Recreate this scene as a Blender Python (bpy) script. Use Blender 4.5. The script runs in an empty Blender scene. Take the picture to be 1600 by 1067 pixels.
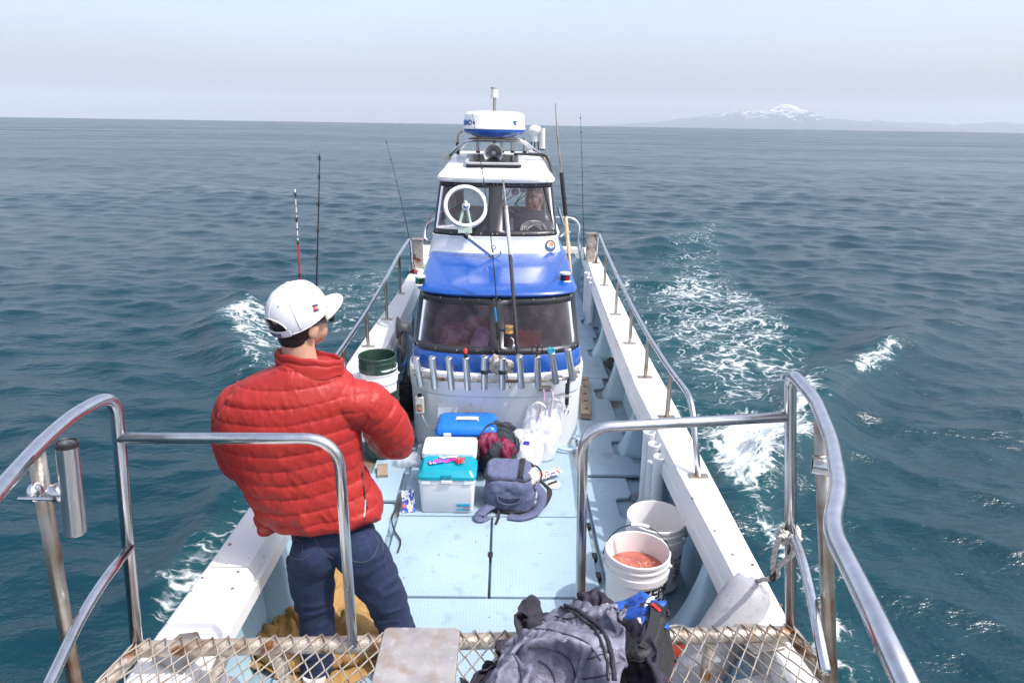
import bpy, bmesh, math, random
import numpy as np
from mathutils import Vector, Matrix, Quaternion
from mathutils.bvhtree import BVHTree
random.seed(7); rng = np.random.default_rng(11)
SC = bpy.context.scene; COL = SC.collection
R = math.radians
# ------------------------------------------------------------------ camera
FPX, CAMH = 1067.0, 2.25                   # focal length in pixels of the 1600 px photograph, eye height above the deck
ROLL, PITCH, YAW = 0.01562, 0.30759, 0.012
F_ = Vector((math.sin(YAW)*math.cos(PITCH), math.cos(YAW)*math.cos(PITCH), -math.sin(PITCH)))
R0 = F_.cross(Vector((0, 0, 1))).normalized(); U0 = R0.cross(F_)
R_ = R0*math.cos(ROLL) + U0*math.sin(ROLL); U_ = R_.cross(F_)
EYE = Vector((0, 0, CAMH))
cam = bpy.data.cameras.new('camera'); co = bpy.data.objects.new('camera', cam); COL.objects.link(co)
cam.sensor_width = 36; cam.lens = 36*FPX/1600; cam.clip_start = 0.02; cam.clip_end = 300000
m = Matrix((R_, U_, -F_)).transposed().to_4x4(); m.translation = EYE; co.matrix_world = m
SC.camera = co
# measuring helpers: where the sight line of a photo pixel meets a known height / a known distance along the boat
def ray(px, py): return F_ + R_*((px-800)/FPX) - U_*((py-533.5)/FPX)
def PZ(px, py, z): v = ray(px, py); return EYE + v*((z-CAMH)/v.z)
def PY(px, py, y): v = ray(px, py); return EYE + v*(y/v.y)
# ------------------------------------------------------------------ light
SUN = Vector((.58, -.27, 1.0)).normalized()
world = bpy.data.worlds.new('World'); SC.world = world; world.use_nodes = True
wn = world.node_tree; bg = wn.nodes['Background']
sky = wn.nodes.new('ShaderNodeTexSky'); sky.sky_type = 'NISHITA'; sky.sun_disc = False
sky.sun_elevation = math.asin(SUN.z); sky.sun_rotation = math.atan2(SUN.x, SUN.y)
sky.air_density = 1.1; sky.dust_density = 4.5; sky.ozone_density = 1.5
hs = wn.nodes.new('ShaderNodeHueSaturation'); hs.inputs['Saturation'].default_value = .60
mx = wn.nodes.new('ShaderNodeMix'); mx.data_type = 'RGBA'; mx.blend_type = 'MULTIPLY'; mx.inputs[0].default_value = 1
mx.inputs[7].default_value = (1.08, 1.09, 1.18, 1)
wn.links.new(sky.outputs[0], hs.inputs['Color']); wn.links.new(hs.outputs[0], mx.inputs[6]); 
wtc = wn.nodes.new('ShaderNodeTexCoord'); wmp = wn.nodes.new('ShaderNodeMapping'); wmp.inputs['Scale'].default_value = (1.2, 1.2, 6); wno = wn.nodes.new('ShaderNodeTexNoise'); wno.inputs['Scale'].default_value = 1.6; wno.inputs['Detail'].default_value = 5
wmr = wn.nodes.new('ShaderNodeMapRange'); wmr.inputs[1].default_value = .3; wmr.inputs[2].default_value = .7; wmr.inputs[3].default_value = .95; wmr.inputs[4].default_value = 1.05; wx = wn.nodes.new('ShaderNodeMix'); wx.data_type = 'RGBA'; wx.blend_type = 'MULTIPLY'; wx.inputs[0].default_value = 1   # faint cloud veils
wn.links.new(wtc.outputs['Generated'], wmp.inputs[0]); wn.links.new(wmp.outputs[0], wno.inputs['Vector']); wn.links.new(wno.outputs[0], wmr.inputs[0]); wn.links.new(mx.outputs[2], wx.inputs[6]); wn.links.new(wmr.outputs[0], wx.inputs[7]); wn.links.new(wx.outputs[2], bg.inputs[0])
bg.inputs[1].default_value = 0.15
sl = bpy.data.lights.new('sun', 'SUN'); sl.energy = 2.6; sl.angle = R(.6); sl.color = (1.0, .96, .90)
so = bpy.data.objects.new('sun', sl); COL.objects.link(so); so.rotation_euler = SUN.to_track_quat('Z', 'Y').to_euler(); so.location = (5, -10, 20)
SC.view_settings.view_transform = 'Standard'; SC.view_settings.look = 'None'; SC.view_settings.gamma = 1; SC.view_settings.exposure = 0.80
SC.render.engine = 'CYCLES'; SC.cycles.max_bounces = 8; SC.cycles.transparent_max_bounces = 12; SC.cycles.use_denoising = True
SC.cycles.volume_bounces = 0
# ------------------------------------------------------------------ helpers: noise
def _h(i, j, k):
    n = (i*374761393 + j*668265263 + k*1274126177) & 0xffffffff
    n = ((n ^ (n >> 13))*1274126177) & 0xffffffff
    return ((n ^ (n >> 16)) & 0xffff)/65535.0
def vn(p):
    p = np.asarray(p, float) + 1000.0; i = np.floor(p).astype(np.int64); f = p-i; f = f*f*(3-2*f)
    o = 0
    for a in (0, 1):
        for b in (0, 1):
            for c in (0, 1):
                w = (f[:, 0] if a else 1-f[:, 0])*(f[:, 1] if b else 1-f[:, 1])*(f[:, 2] if c else 1-f[:, 2])
                o = o + w*_h(i[:, 0]+a, i[:, 1]+b, i[:, 2]+c)
    return o
def fbm(p, o=3):
    s = 0; a = .5; q = np.asarray(p, float)
    for k in range(o): s = s + a*vn(q); q = q*2.03+17.3; a *= .5
    return s/(1-.5**o)
def ridge(p): return 1-np.abs(2*vn(p)-1)
def sst(a, b, x): t = np.clip((x-a)/(b-a), 0, 1); return t*t*(3-2*t)
# ------------------------------------------------------------------ helpers: materials
def mat(name, col, rough=.5, metal=0.0, var=None, var2=None, bump=None, coat=0.0, spec=None, stretch=None):
    """var=(scale, amount): brightness mottling; var2=(scale, lo, hi, colour): patches of another colour; bump=(scale, strength)"""
    M = bpy.data.materials.new(name); M.use_nodes = True; nt = M.node_tree; N = nt.nodes; L = nt.links
    b = N['Principled BSDF']; b.inputs['Roughness'].default_value = rough; b.inputs['Metallic'].default_value = metal
    b.inputs['Base Color'].default_value = (*col, 1)
    if coat: b.inputs['Coat Weight'].default_value = coat; b.inputs['Coat Roughness'].default_value = .08
    if spec is not None: b.inputs['Specular IOR Level'].default_value = spec
    tc = N.new('ShaderNodeTexCoord'); vec = tc.outputs['Object']
    if stretch:
        mp = N.new('ShaderNodeMapping'); mp.inputs['Scale'].default_value = stretch; L.new(vec, mp.inputs[0]); vec = mp.outputs[0]
    cur = None
    def noise(s, d=4):
        n = N.new('ShaderNodeTexNoise'); n.inputs['Scale'].default_value = s; n.inputs['Detail'].default_value = d; L.new(vec, n.inputs['Vector']); return n.outputs[0]
    if var:
        mr = N.new('ShaderNodeMapRange'); mr.inputs[1].default_value = .3; mr.inputs[2].default_value = .7
        mr.inputs[3].default_value = 1-var[1]; mr.inputs[4].default_value = 1+var[1]*.6; L.new(noise(var[0]), mr.inputs[0])
        x = N.new('ShaderNodeMix'); x.data_type = 'RGBA'; x.blend_type = 'MULTIPLY'; x.inputs[0].default_value = 1
        x.inputs[6].default_value = (*col, 1); L.new(mr.outputs[0], x.inputs[7]); cur = x.outputs[2]
    for v2 in (var2 if isinstance(var2, list) else [var2] if var2 else []):
        mr = N.new('ShaderNodeMapRange'); mr.inputs[1].default_value = v2[1]; mr.inputs[2].default_value = v2[2]; L.new(noise(v2[0], 6), mr.inputs[0])
        x = N.new('ShaderNodeMix'); x.data_type = 'RGBA'; L.new(mr.outputs[0], x.inputs[0])
        if cur: L.new(cur, x.inputs[6])
        else: x.inputs[6].default_value = (*col, 1)
        x.inputs[7].default_value = (*v2[3], 1); cur = x.outputs[2]
    if cur: L.new(cur, b.inputs['Base Color'])
    if var and not metal:
        mr = N.new('ShaderNodeMapRange'); mr.inputs[1].default_value = .3; mr.inputs[2].default_value = .7; mr.inputs[3].default_value = max(.03, rough-.10); mr.inputs[4].default_value = min(1, rough+.12); L.new(noise(var[0]*2.3, 5), mr.inputs[0]); L.new(mr.outputs[0], b.inputs['Roughness'])
    if bump:
        bp = N.new('ShaderNodeBump'); bp.inputs['Strength'].default_value = bump[1]; bp.inputs['Distance'].default_value = bump[2] if len(bump) > 2 else .01
        L.new(noise(bump[0], 5), bp.inputs['Height']); L.new(bp.outputs[0], b.inputs['Normal'])
    return M
def glass(name, tint, gloss=.0):
    M = bpy.data.materials.new(name); M.use_nodes = True; nt = M.node_tree; N = nt.nodes; L = nt.links
    N.remove(N['Principled BSDF']); out = N['Material Output']
    t = N.new('ShaderNodeBsdfTransparent'); t.inputs[0].default_value = (*tint, 1)
    g = N.new('ShaderNodeBsdfGlossy'); g.inputs['Roughness'].default_value = .05; g.inputs[0].default_value = (1, 1, 1, 1)
    d = N.new('ShaderNodeBsdfDiffuse'); d.inputs[0].default_value = (.50, .42, .52, 1)
    lw = N.new('ShaderNodeLayerWeight'); lw.inputs[0].default_value = .25
    m1 = N.new('ShaderNodeMixShader'); L.new(lw.outputs['Fresnel'], m1.inputs[0]); L.new(t.outputs[0], m1.inputs[1]); L.new(g.outputs[0], m1.inputs[2])
    tc = N.new('ShaderNodeTexCoord'); n = N.new('ShaderNodeTexNoise'); n.inputs['Scale'].default_value = 9; n.inputs['Detail'].default_value = 8; L.new(tc.outputs['Object'], n.inputs[0])
    mr = N.new('ShaderNodeMapRange'); mr.inputs[1].default_value = .45; mr.inputs[2].default_value = .8; mr.inputs[3].default_value = gloss*.6; mr.inputs[4].default_value = gloss*2.2; L.new(n.outputs[0], mr.inputs[0])
    m2 = N.new('ShaderNodeMixShader'); L.new(mr.outputs[0], m2.inputs[0]); L.new(m1.outputs[0], m2.inputs[1]); L.new(d.outputs[0], m2.inputs[2])
    L.new(m2.outputs[0], out.inputs[0]); return M
def thin(name, col, transl=.5, alpha=1.0):
    """thin plastic film: diffuse and translucent, a little see-through"""
    M = bpy.data.materials.new(name); M.use_nodes = True; nt = M.node_tree; N = nt.nodes; L = nt.links
    b = N['Principled BSDF']; b.inputs['Base Color'].default_value = (*col, 1); b.inputs['Roughness'].default_value = .45; out = N['Material Output']
    t = N.new('ShaderNodeBsdfTranslucent'); t.inputs[0].default_value = (*col, 1)
    m1 = N.new('ShaderNodeMixShader'); m1.inputs[0].default_value = transl; L.new(b.outputs[0], m1.inputs[1]); L.new(t.outputs[0], m1.inputs[2]); o = m1
    if alpha < 1:
        a = N.new('ShaderNodeBsdfTransparent'); m2 = N.new('ShaderNodeMixShader'); m2.inputs[0].default_value = alpha
        L.new(a.outputs[0], m2.inputs[1]); L.new(m1.outputs[0], m2.inputs[2]); o = m2
    L.new(o.outputs[0], out.inputs[0]); return M
# ------------------------------------------------------------------ helpers: meshes
def spl(pts, n=6):
    P = [Vector(p) for p in pts]; out = []
    for i in range(len(P)-1):
        p0 = P[i-1] if i else P[0]*2-P[1]; p1, p2 = P[i], P[i+1]; p3 = P[i+2] if i+2 < len(P) else P[-1]*2-P[-2]
        for k in range(n):
            t = k/n; out.append(.5*((2*p1)+(p2-p0)*t+(2*p0-5*p1+4*p2-p3)*t*t+(3*p1-p0-3*p2+p3)*t**3))
    out.append(P[-1]); return out
def fillet(pts, r, n=7):
    P = [Vector(p) for p in pts]; out = [P[0]]
    for i in range(1, len(P)-1):
        a = P[i-1]-P[i]; b = P[i+1]-P[i]; rr = min(r, a.length*.48, b.length*.48)
        p, q = P[i]+a.normalized()*rr, P[i]+b.normalized()*rr
        for k in range(n+1):
            t = k/n; out.append(p*(1-t)**2+P[i]*2*t*(1-t)+q*t*t)
    out.append(P[-1]); return out
class MB:
    def __init__(s): s.v = []; s.f = []
    def add(s, v, f):
        o = len(s.v); s.v += [tuple(x) for x in v]; s.f += [tuple(i+o for i in q) for q in f]; return s
    def box(s, c, d, M=None):
        x, y, z = d[0]/2, d[1]/2, d[2]/2; c = Vector(c)
        V = [Vector(p) for p in ((-x, -y, -z), (x, -y, -z), (x, y, -z), (-x, y, -z), (-x, -y, z), (x, -y, z), (x, y, z), (-x, y, z))]
        V = [c+(M @ p if M else p) for p in V]
        return s.add(V, [(0, 3, 2, 1), (4, 5, 6, 7), (0, 1, 5, 4), (1, 2, 6, 5), (2, 3, 7, 6), (3, 0, 4, 7)])
    def loft(s, rings, cap=True, closed=True):
        n = len(rings[0]); V = [p for r in rings for p in r]; Fc = []
        for i in range(len(rings)-1):
            for j in range(n if closed else n-1):
                k = (j+1) % n; Fc.append((i*n+j, i*n+k, (i+1)*n+k, (i+1)*n+j))
        if cap and closed: Fc.append(tuple(range(n-1, -1, -1))); Fc.append(tuple((len(rings)-1)*n+j for j in range(n)))
        return s.add(V, Fc)
    def tube(s, pts, r, n=10, cap=True, flat=None):
        P = [Vector(p) for p in pts]; rr = r if isinstance(r, (list, tuple)) else [r]*len(P)
        T = [(P[min(i+1, len(P)-1)]-P[max(i-1, 0)]).normalized() for i in range(len(P))]
        a = Vector((0, 0, 1)) if abs(T[0].z) < .9 else Vector((1, 0, 0)); N0 = (a-T[0]*a.dot(T[0])).normalized(); rings = []
        for i, p in enumerate(P):
            if i: N0 = (N0-T[i]*N0.dot(T[i])).normalized()
            B = T[i].cross(N0); e = flat or 1
            rings.append([p+N0*(math.cos(2*math.pi*k/n)*rr[i]*e)+B*(math.sin(2*math.pi*k/n)*rr[i]) for k in range(n)])
        return s.loft(rings, cap)
    def lathe(s, prof, M=None, n=28, cap=False):
        M = M or Matrix()
        rings = [[M @ Vector((r*math.cos(2*math.pi*k/n), r*math.sin(2*math.pi*k/n), z)) for k in range(n)] for r, z in prof]
        return s.loft(rings, cap)
    def prism(s, poly, z0, z1, M=None):
        M = M or Matrix(); return s.loft([[M @ Vector((x, y, z0)) for x, y in poly], [M @ Vector((x, y, z1)) for x, y in poly]])
    def ell(s, c, r, M=None, n=20, k=12):
        c = Vector(c); rings = []
        for i in range(k+1):
            t = -math.pi/2+math.pi*i/k; t = max(-1.55, min(1.55, t))
            rings.append([c+(M @ p if M else p) for p in [Vector((r[0]*math.cos(t)*math.cos(2*math.pi*j/n), r[1]*math.cos(t)*math.sin(2*math.pi*j/n), r[2]*math.sin(t))) for j in range(n)]])
        return s.loft(rings)
    def grid(s, G): return s.loft(G, cap=False, closed=False)
    def mesh(s, name):
        me = bpy.data.meshes.new(name); me.from_pydata(s.v, [], s.f); me.update(); return me
    def build(s, name, m, parent=None, smooth=38, bevel=None, solid=None, seg=2, sub=0, fix=True):
        me = s.mesh(name)
        if fix:
            bm = bmesh.new(); bm.from_mesh(me); bmesh.ops.recalc_face_normals(bm, faces=bm.faces); bm.to_mesh(me); bm.free()
        return link(name, me, m, parent, smooth, bevel, solid, seg, sub)
def link(name, me, m, parent=None, smooth=38, bevel=None, solid=None, seg=2, sub=0):
    o = bpy.data.objects.new(name, me); COL.objects.link(o)
    for x in (m if isinstance(m, list) else [m]): me.materials.append(x)
    if smooth:
        me.shade_smooth()
        if smooth < 170 and not sub: me.set_sharp_from_angle(angle=R(smooth))
    if solid: k = o.modifiers.new('s', 'SOLIDIFY'); k.thickness = solid; k.offset = -1
    if bevel: k = o.modifiers.new('b', 'BEVEL'); k.width = bevel; k.segments = seg; k.limit_method = 'ANGLE'; k.angle_limit = R(40); k.harden_normals = True
    if sub: k = o.modifiers.new('d', 'SUBSURF'); k.levels = sub; k.render_levels = sub
    if parent is not None: put(o, parent)
    return o
def put(o, parent):
    """parent without moving: the thing's empty is only shifted and turned about Z"""
    o.parent = parent; o.matrix_parent_inverse = wm(parent).inverted()
def wm(o):
    M = Matrix.LocRotScale(o.location, o.rotation_euler, o.scale)
    return (wm(o.parent) @ o.matrix_parent_inverse @ M) if o.parent else M
def tag(o, label=None, cat=None, group=None, kind=None):
    if label: o['label'] = label
    if cat: o['category'] = cat
    if group: o['group'] = group
    if kind: o['kind'] = kind
    return o
def thing(name, loc, label, cat, group=None, rz=0):
    o = bpy.data.objects.new(name, None); COL.objects.link(o); o.location = loc; o.rotation_euler = (0, 0, rz); o.empty_display_size = .1
    return tag(o, label, cat, group)
def clone(o, parent=None):
    c = o.copy(); COL.objects.link(c)
    if parent is not None: c.parent = parent
    for ch in [x for x in bpy.data.objects if x.parent == o]: clone(ch, c)
    return c
def organic(name, mb, m, parent=None, voxel=.01, smooth=6, disp=None, label=None):
    """one continuous surface grown round overlapping closed shapes, then shaped vertex by vertex"""
    o = bpy.data.objects.new(name, mb.mesh(name+'_raw')); COL.objects.link(o)
    k = o.modifiers.new('r', 'REMESH'); k.mode = 'VOXEL'; k.voxel_size = voxel
    if smooth: k = o.modifiers.new('s', 'SMOOTH'); k.factor = .5; k.iterations = smooth
    dg = bpy.context.evaluated_depsgraph_get(); me = bpy.data.meshes.new_from_object(o.evaluated_get(dg)); me.name = name
    bpy.data.objects.remove(o)
    if disp:
        n = len(me.vertices); P = np.empty(n*3); me.vertices.foreach_get('co', P); P = P.reshape(-1, 3)
        Nn = np.empty(n*3); me.vertex_normals.foreach_get('vector', Nn); Nn = Nn.reshape(-1, 3)
        P = disp(P, Nn); me.vertices.foreach_set('co', P.ravel()); me.update()
    me.materials.clear()
    return link(name, me, m, parent, smooth=180)
def text_mesh(s, size, wrap=None, depth=.0008, align='CENTER', bold=0):
    """mesh of a piece of lettering in the XZ plane (facing -Y); wrap=(radius) bends it round a vertical cylinder"""
    c = bpy.data.curves.new('t', 'FONT'); c.body = s; c.size = size; c.align_x = align; c.extrude = depth; c.offset = bold; c.resolution_u = 3
    o = bpy.data.objects.new('t', c); COL.objects.link(o); dg = bpy.context.evaluated_depsgraph_get()
    me = bpy.data.meshes.new_from_object(o.evaluated_get(dg)); bpy.data.objects.remove(o)
    bm = bmesh.new(); bm.from_mesh(me)
    if wrap: bmesh.ops.subdivide_edges(bm, edges=[e for e in bm.edges if e.calc_length() > size*.12], cuts=2)
    for v in bm.verts:
        x, y, z = v.co
        v.co = (x, -z, y) if not wrap else (math.sin(x/wrap)*(wrap+z), -math.cos(x/wrap)*(wrap+z), y)
    bm.to_mesh(me); bm.free(); me.update(); me.materials.clear(); return me
# ------------------------------------------------------------------ materials
RUST = (.16, .065, .02)
M_white = mat('gelcoat_white', (.66, .67, .68), .32, var=(3, .05), var2=[(2.3, .60, .78, (.62, .58, .50)), (37, .70, .76, (.42, .34, .25))], bump=(160, .03), coat=.15)
M_gunw = mat('gunwale_white', (.68, .68, .675), .42, var=(4, .06), var2=[(1.9, .58, .80, (.66, .60, .50)), (23, .68, .74, (.40, .32, .24))], bump=(220, .08))
M_cab = mat('cabin_gelcoat', (.72, .74, .76), .34, var=(5, .07), var2=[(3, .58, .80, (.60, .60, .56)), (10, .64, .80, (.58, .50, .40)), (40, .70, .75, (.40, .30, .2))], bump=(160, .04), coat=.12, stretch=(1, 1, .22))
M_blue = mat('gelcoat_blue', (.006, .065, .30), .22, var=(2.5, .08), var2=(26, .66, .74, (.05, .12, .33)), coat=.35)
M_deck = mat('deck_paint', (.285, .39, .47), .5, var=(2.2, .12), var2=[(1.1, .56, .85, (.32, .37, .39)), (31, .69, .73, (.11, .075, .05)), (9, .60, .80, (.19, .265, .30)), (75, .69, .73, (.16, .12, .09)), (3.2, .64, .70, (.22, .29, .32))])
M_gut = mat('deck_gutter', (.23, .34, .41), .6, var=(5, .2), var2=[(2.6, .52, .66, (.15, .105, .07)), (12, .60, .70, (.08, .05, .03))], bump=(60, .2))
M_bulw = mat('bulwark_paint', (.33, .48, .57), .45, var=(3, .10), var2=[(4, .60, .85, (.30, .40, .42)), (29, .69, .74, (.20, .13, .09))])
M_steel = mat('stainless', (.62, .62, .64), .20, 1.0, var=(30, .12), var2=(7, .60, .80, (.42, .30, .22)), stretch=(1, 1, .25))
M_steelb = mat('brushed_steel', (.60, .60, .61), .28, 1.0, var=(60, .18), stretch=(1, 1, .08))
M_steelo = mat('tarnished_steel', (.45, .41, .36), .36, .9, var=(18, .25), var2=(9, .46, .66, (.24, .15, .085)), bump=(90, .12))
M_rust = mat('rusty_steel', (.46, .41, .35), .5, .6, var=(25, .3), var2=(13, .52, .66, RUST), bump=(120, .3))
M_plate = mat('worn_plate', (.40, .375, .36), .5, .55, var=(14, .25), var2=[(16, .52, .70, (.33, .26, .20)), (30, .6, .7, (.50, .49, .50))], bump=(140, .15))
M_black = mat('black_rubber', (.014, .014, .016), .5)
M_blackg = mat('black_gloss', (.012, .012, .014), .2)
M_dark = mat('dark_interior', (.05, .05, .055), .7, var=(4, .3))
M_int = mat('cabin_lining', (.32, .31, .30), .6, var=(3, .2))
M_frame = mat('window_frame', (.020, .021, .025), .35)
M_pane1 = glass('purple_acrylic', (.53, .35, .48), .045)
M_pane2 = glass('clear_acrylic', (.92, .92, .94), .03)
M_pvc = mat('white_pvc', (.66, .67, .70), .35, var=(6, .08))
M_grey = mat('grey_plastic', (.36, .37, .38), .45, var=(9, .1))
M_lgrey = mat('light_grey_plastic', (.58, .58, .57), .45, var=(9, .1))
M_wood = mat('wood', (.50, .32, .15), .5, var=(6, .2), stretch=(12, 12, 1))
M_oldwood = mat('old_plank', (.28, .22, .16), .8, var=(8, .35), var2=(20, .6, .75, (.12, .09, .06)), stretch=(4, 1, 4), bump=(50, .4))
M_rope = mat('rope', (.62, .59, .52), .85, var=(60, .3), bump=(300, .6))
M_carbon = mat('rod_blank', (.018, .018, .022), .25)
M_red = mat('red_plastic', (.60, .02, .02), .35)
M_greenlens = mat('green_lens', (.01, .16, .07), .12)
M_redlens = mat('red_lens', (.22, .008, .02), .12)
M_glassw = mat('lamp_glass', (.72, .72, .66), .15)
# ------------------------------------------------------------------ helpers: cloth that falls and crumples under its own weight
def drape(name, m, parent, size, n, place, colliders, frames=36, grow=.25, bend=.6, thick=.004, post=None, seed=1, sub=1, uvcut=None, selfd=.006, relax=0):
    """a sheet (size x size2 metres, n x n2 cells) laid by place(u, v) over stand-in solids, grown a little so that it buckles into folds"""
    t0 = bpy.context.scene.frame_current; nx, ny = n; rs = np.random.default_rng(seed); V = []
    for j in range(ny+1):
        for i in range(nx+1): p = place(i/nx, j/ny); V.append((p[0]+rs.normal(0, .0008), p[1]+rs.normal(0, .0008), p[2]+rs.normal(0, .0015)))
    keep = [(i, j) for j in range(ny) for i in range(nx) if uvcut is None or uvcut((i+.5)/nx, (j+.5)/ny)]
    F = [(j*(nx+1)+i, j*(nx+1)+i+1, (j+1)*(nx+1)+i+1, (j+1)*(nx+1)+i) for i, j in keep]; used = sorted({k for f in F for k in f}); mp = {k: q for q, k in enumerate(used)}
    UV = np.array([((k % (nx+1))/nx, (k//(nx+1))/ny) for k in used]); me = bpy.data.meshes.new(name); me.from_pydata([V[k] for k in used], [], [tuple(mp[k] for k in f) for f in F]); o = bpy.data.objects.new(name+'_sim', me); COL.objects.link(o)
    cs = []
    for b in colliders:
        c = bpy.data.objects.new('solid', b.mesh('solid')); COL.objects.link(c); c.modifiers.new('c', 'COLLISION'); c.collision.thickness_outer = .004; c.collision.cloth_friction = 30; c.collision.damping = .8; cs.append(c)
    k = o.modifiers.new('c', 'CLOTH'); s = k.settings; s.quality = 5; s.mass = .25; s.tension_stiffness = s.compression_stiffness = 12; s.shear_stiffness = 6; s.bending_stiffness = bend; s.air_damping = 2; s.tension_damping = s.compression_damping = 8; s.shrink_min = -grow
    q = k.collision_settings; q.distance_min = .005; q.use_self_collision = True; q.self_distance_min = selfd; q.collision_quality = 3; q.self_friction = 8
    k.point_cache.frame_start = 1; k.point_cache.frame_end = frames
    for f in range(1, frames+1): SC.frame_set(f)
    me2 = bpy.data.meshes.new_from_object(o.evaluated_get(bpy.context.evaluated_depsgraph_get())); P = np.empty(len(me2.vertices)*3); me2.vertices.foreach_get('co', P); P = P.reshape(-1, 3)
    bpy.data.objects.remove(o)
    for c in cs: bpy.data.objects.remove(c)
    SC.frame_set(t0)
    bm = bmesh.new(); bm.from_mesh(me2); lu = bm.verts.layers.float_vector.new('uvp')
    for v in bm.verts: v[lu] = (UV[v.index][0], UV[v.index][1], 0)
    if sub: bmesh.ops.subdivide_edges(bm, edges=bm.edges[:], cuts=sub, use_grid_fill=True, smooth=1.0)
    for _ in range(relax): bmesh.ops.smooth_vert(bm, verts=bm.verts, factor=.5, use_axis_x=True, use_axis_y=True, use_axis_z=True)
    bm.normal_update(); Q = np.array([v.co[:] for v in bm.verts]); Nn = np.array([v.normal[:] for v in bm.verts]); U = np.array([v[lu][:2] for v in bm.verts])
    if post is not None:
        Q = post(Q, Nn, U)
        for v, c in zip(bm.verts, Q): v.co = c
    mo = bpy.data.meshes.new(name); bm.to_mesh(mo); bm.free()
    return link(name, mo, m, parent, smooth=180, solid=thick)
# ------------------------------------------------------------------ the boat: hull, deck, bulwarks
boat = thing('fishing_boat', (0, 5, 0), 'white and blue fishing boat seen from its bow platform, pale blue deck and tall cabin', 'boat')
RIN = [(-1.2, .62), (-.2, .80), (.8, .885), (1.83, .90), (2.5, .895), (3.1, .88), (4.4, .88), (5.83, .925), (7.65, 1.0), (9.8, 1.10)]
ROUT = [(-1.2, .80), (-.2, .97), (.8, 1.03), (1.83, 1.045), (2.6, 1.06), (3.3, 1.08), (4.3, 1.115), (5.46, 1.14), (7.04, 1.20), (9.8, 1.29)]
LIN = [(-1.2, -.72), (-.2, -.90), (.8, -.98), (1.83, -.99), (2.5, -.98), (3.8, -.965), (4.7, -.95), (5.2, -.905), (6.9, -.94), (9.8, -1.05)]
LOUT = [(-1.2, -.90), (-.2, -1.08), (.8, -1.17), (1.83, -1.20), (2.7, -1.17), (5.2, -1.16), (7.0, -1.13), (8.5, -1.15), (9.8, -1.22)]
def at(tab, y): return float(np.interp(y, [t[0] for t in tab], [t[1] for t in tab]))
GZ = .55
YS = [-1.2, -.2, .8, 1.4, 1.83, 2.5, 3.2, 3.8, 4.4, 5.2, 6, 7, 8, 9, 9.8]
def gun(side, y0, y1, z1=GZ, name='gunwale'):
    """hollow-looking box cap: flat top, rounded lip, inner drop"""
    I, O = (RIN, ROUT) if side > 0 else (LIN, LOUT); b = MB(); rings = []
    for y in [y0]+[y for y in YS if y0 < y < y1]+[y1]:
        i, o = at(I, y), at(O, y); s = side
        pr = [(i, .415), (i, .475), (i+.010*s, .49), (i+.010*s, .515), (i+.030*s, z1), (o-.03*s, z1), (o-.018*s, z1+.006), (o-.004*s, z1-.005), (o, z1-.03), (o, .44), (o-.05*s, .42), (o-.06*s, .415)]
        rings.append([Vector((x, y, z)) for x, z in pr])
    b.loft(rings); return b.build(name, M_gunw, boat, smooth=30)
gun(1, -1.2, 2.20); gun(1, 2.208, 4.75); gun(1, 4.758, 9.95)
gun(-1, -1.2, 2.33); gun(-1, 2.338, 5.55); gun(-1, 5.558, 9.95)
b = MB()                                            # transom rail across the stern
b.box((.03, 9.87, .515), (2.04, .14, .10)); b.build('transom_cap', M_gunw, boat, bevel=.02)
b = MB(); b.box((.03, 9.86, .2), (2.16, .06, .52)); b.build('transom', M_bulw, boat)
b = MB(); hr = []                                   # outer hull with flare
for y in YS:
    l, r = at(LOUT, y)+.03, at(ROUT, y)-.03; c = (l+r)/2; w = (r-l)/2; k = min(1, max(.12, (y+1.3)/3.2))
    hr.append([Vector((c+w*f, y, z)) for f, z in ((-1, .44), (-.97, .1), (-.86*k-.08, -.45), (-.72*k, -1.0), (0, -1.25), (.72*k, -1.0), (.86*k+.08, -.45), (.97, .1), (1, .44))])
b.loft(hr, cap=False, closed=False); b.build('hull', M_white, boat, smooth=60)
b = MB(); b.grid([[Vector((x, y, -.034)) for x in (at(LOUT, y)+.05, at(ROUT, y)-.05)] for y in YS]); b.build('deck_base', M_gut, boat, smooth=0)
for tab, s in ((ROUT, 1), (LOUT, -1)):              # inner bulwark wall, leaning outwards
    b = MB(); b.loft([[Vector((at(tab, y)-s*(.055+d), y, z)) for d, z in ((.055, -.03), (.04, .0), (.02, .18), (.0, .42), (-.012, .42), (-.012, -.03))] for y in YS]); b.build('bulwark', M_bulw, boat, smooth=40)
def rib(side, y, w=.12, dp=.06):
    """moulded bulwark bracket: broad foot on the deck, narrowing up under the cap"""
    tab = ROUT if side > 0 else LOUT; xo = at(tab, y)-side*.06; xi = at(RIN if side > 0 else LIN, y); s = side; b = MB(); rings = []
    for t in np.linspace(0, 1, 9):
        z = -.032+.46*t; foot = (1-t)**4
        x_in = xo-s*(.10+dp*(1-t)**1.2+.05*foot); hw = w/2*(1-.30*t)+.05*foot
        rings.append([Vector((xo+s*.02, y-hw, z)), Vector((x_in+s*.02, y-hw, z)), Vector((x_in, y-hw*.7, z)), Vector((x_in, y+hw*.7, z)), Vector((x_in+s*.02, y+hw, z)), Vector((xo+s*.02, y+hw, z))])
    b.loft(rings); b.build('bulwark_rib', M_bulw, boat, smooth=50)
rib(1, 2.55, .14, .14)
for y in (3.72, 4.55, 5.62, 6.75, 7.9): rib(1, y)
for y in (2.72, 5.4, 6.5, 7.6): rib(-1, y)
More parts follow.
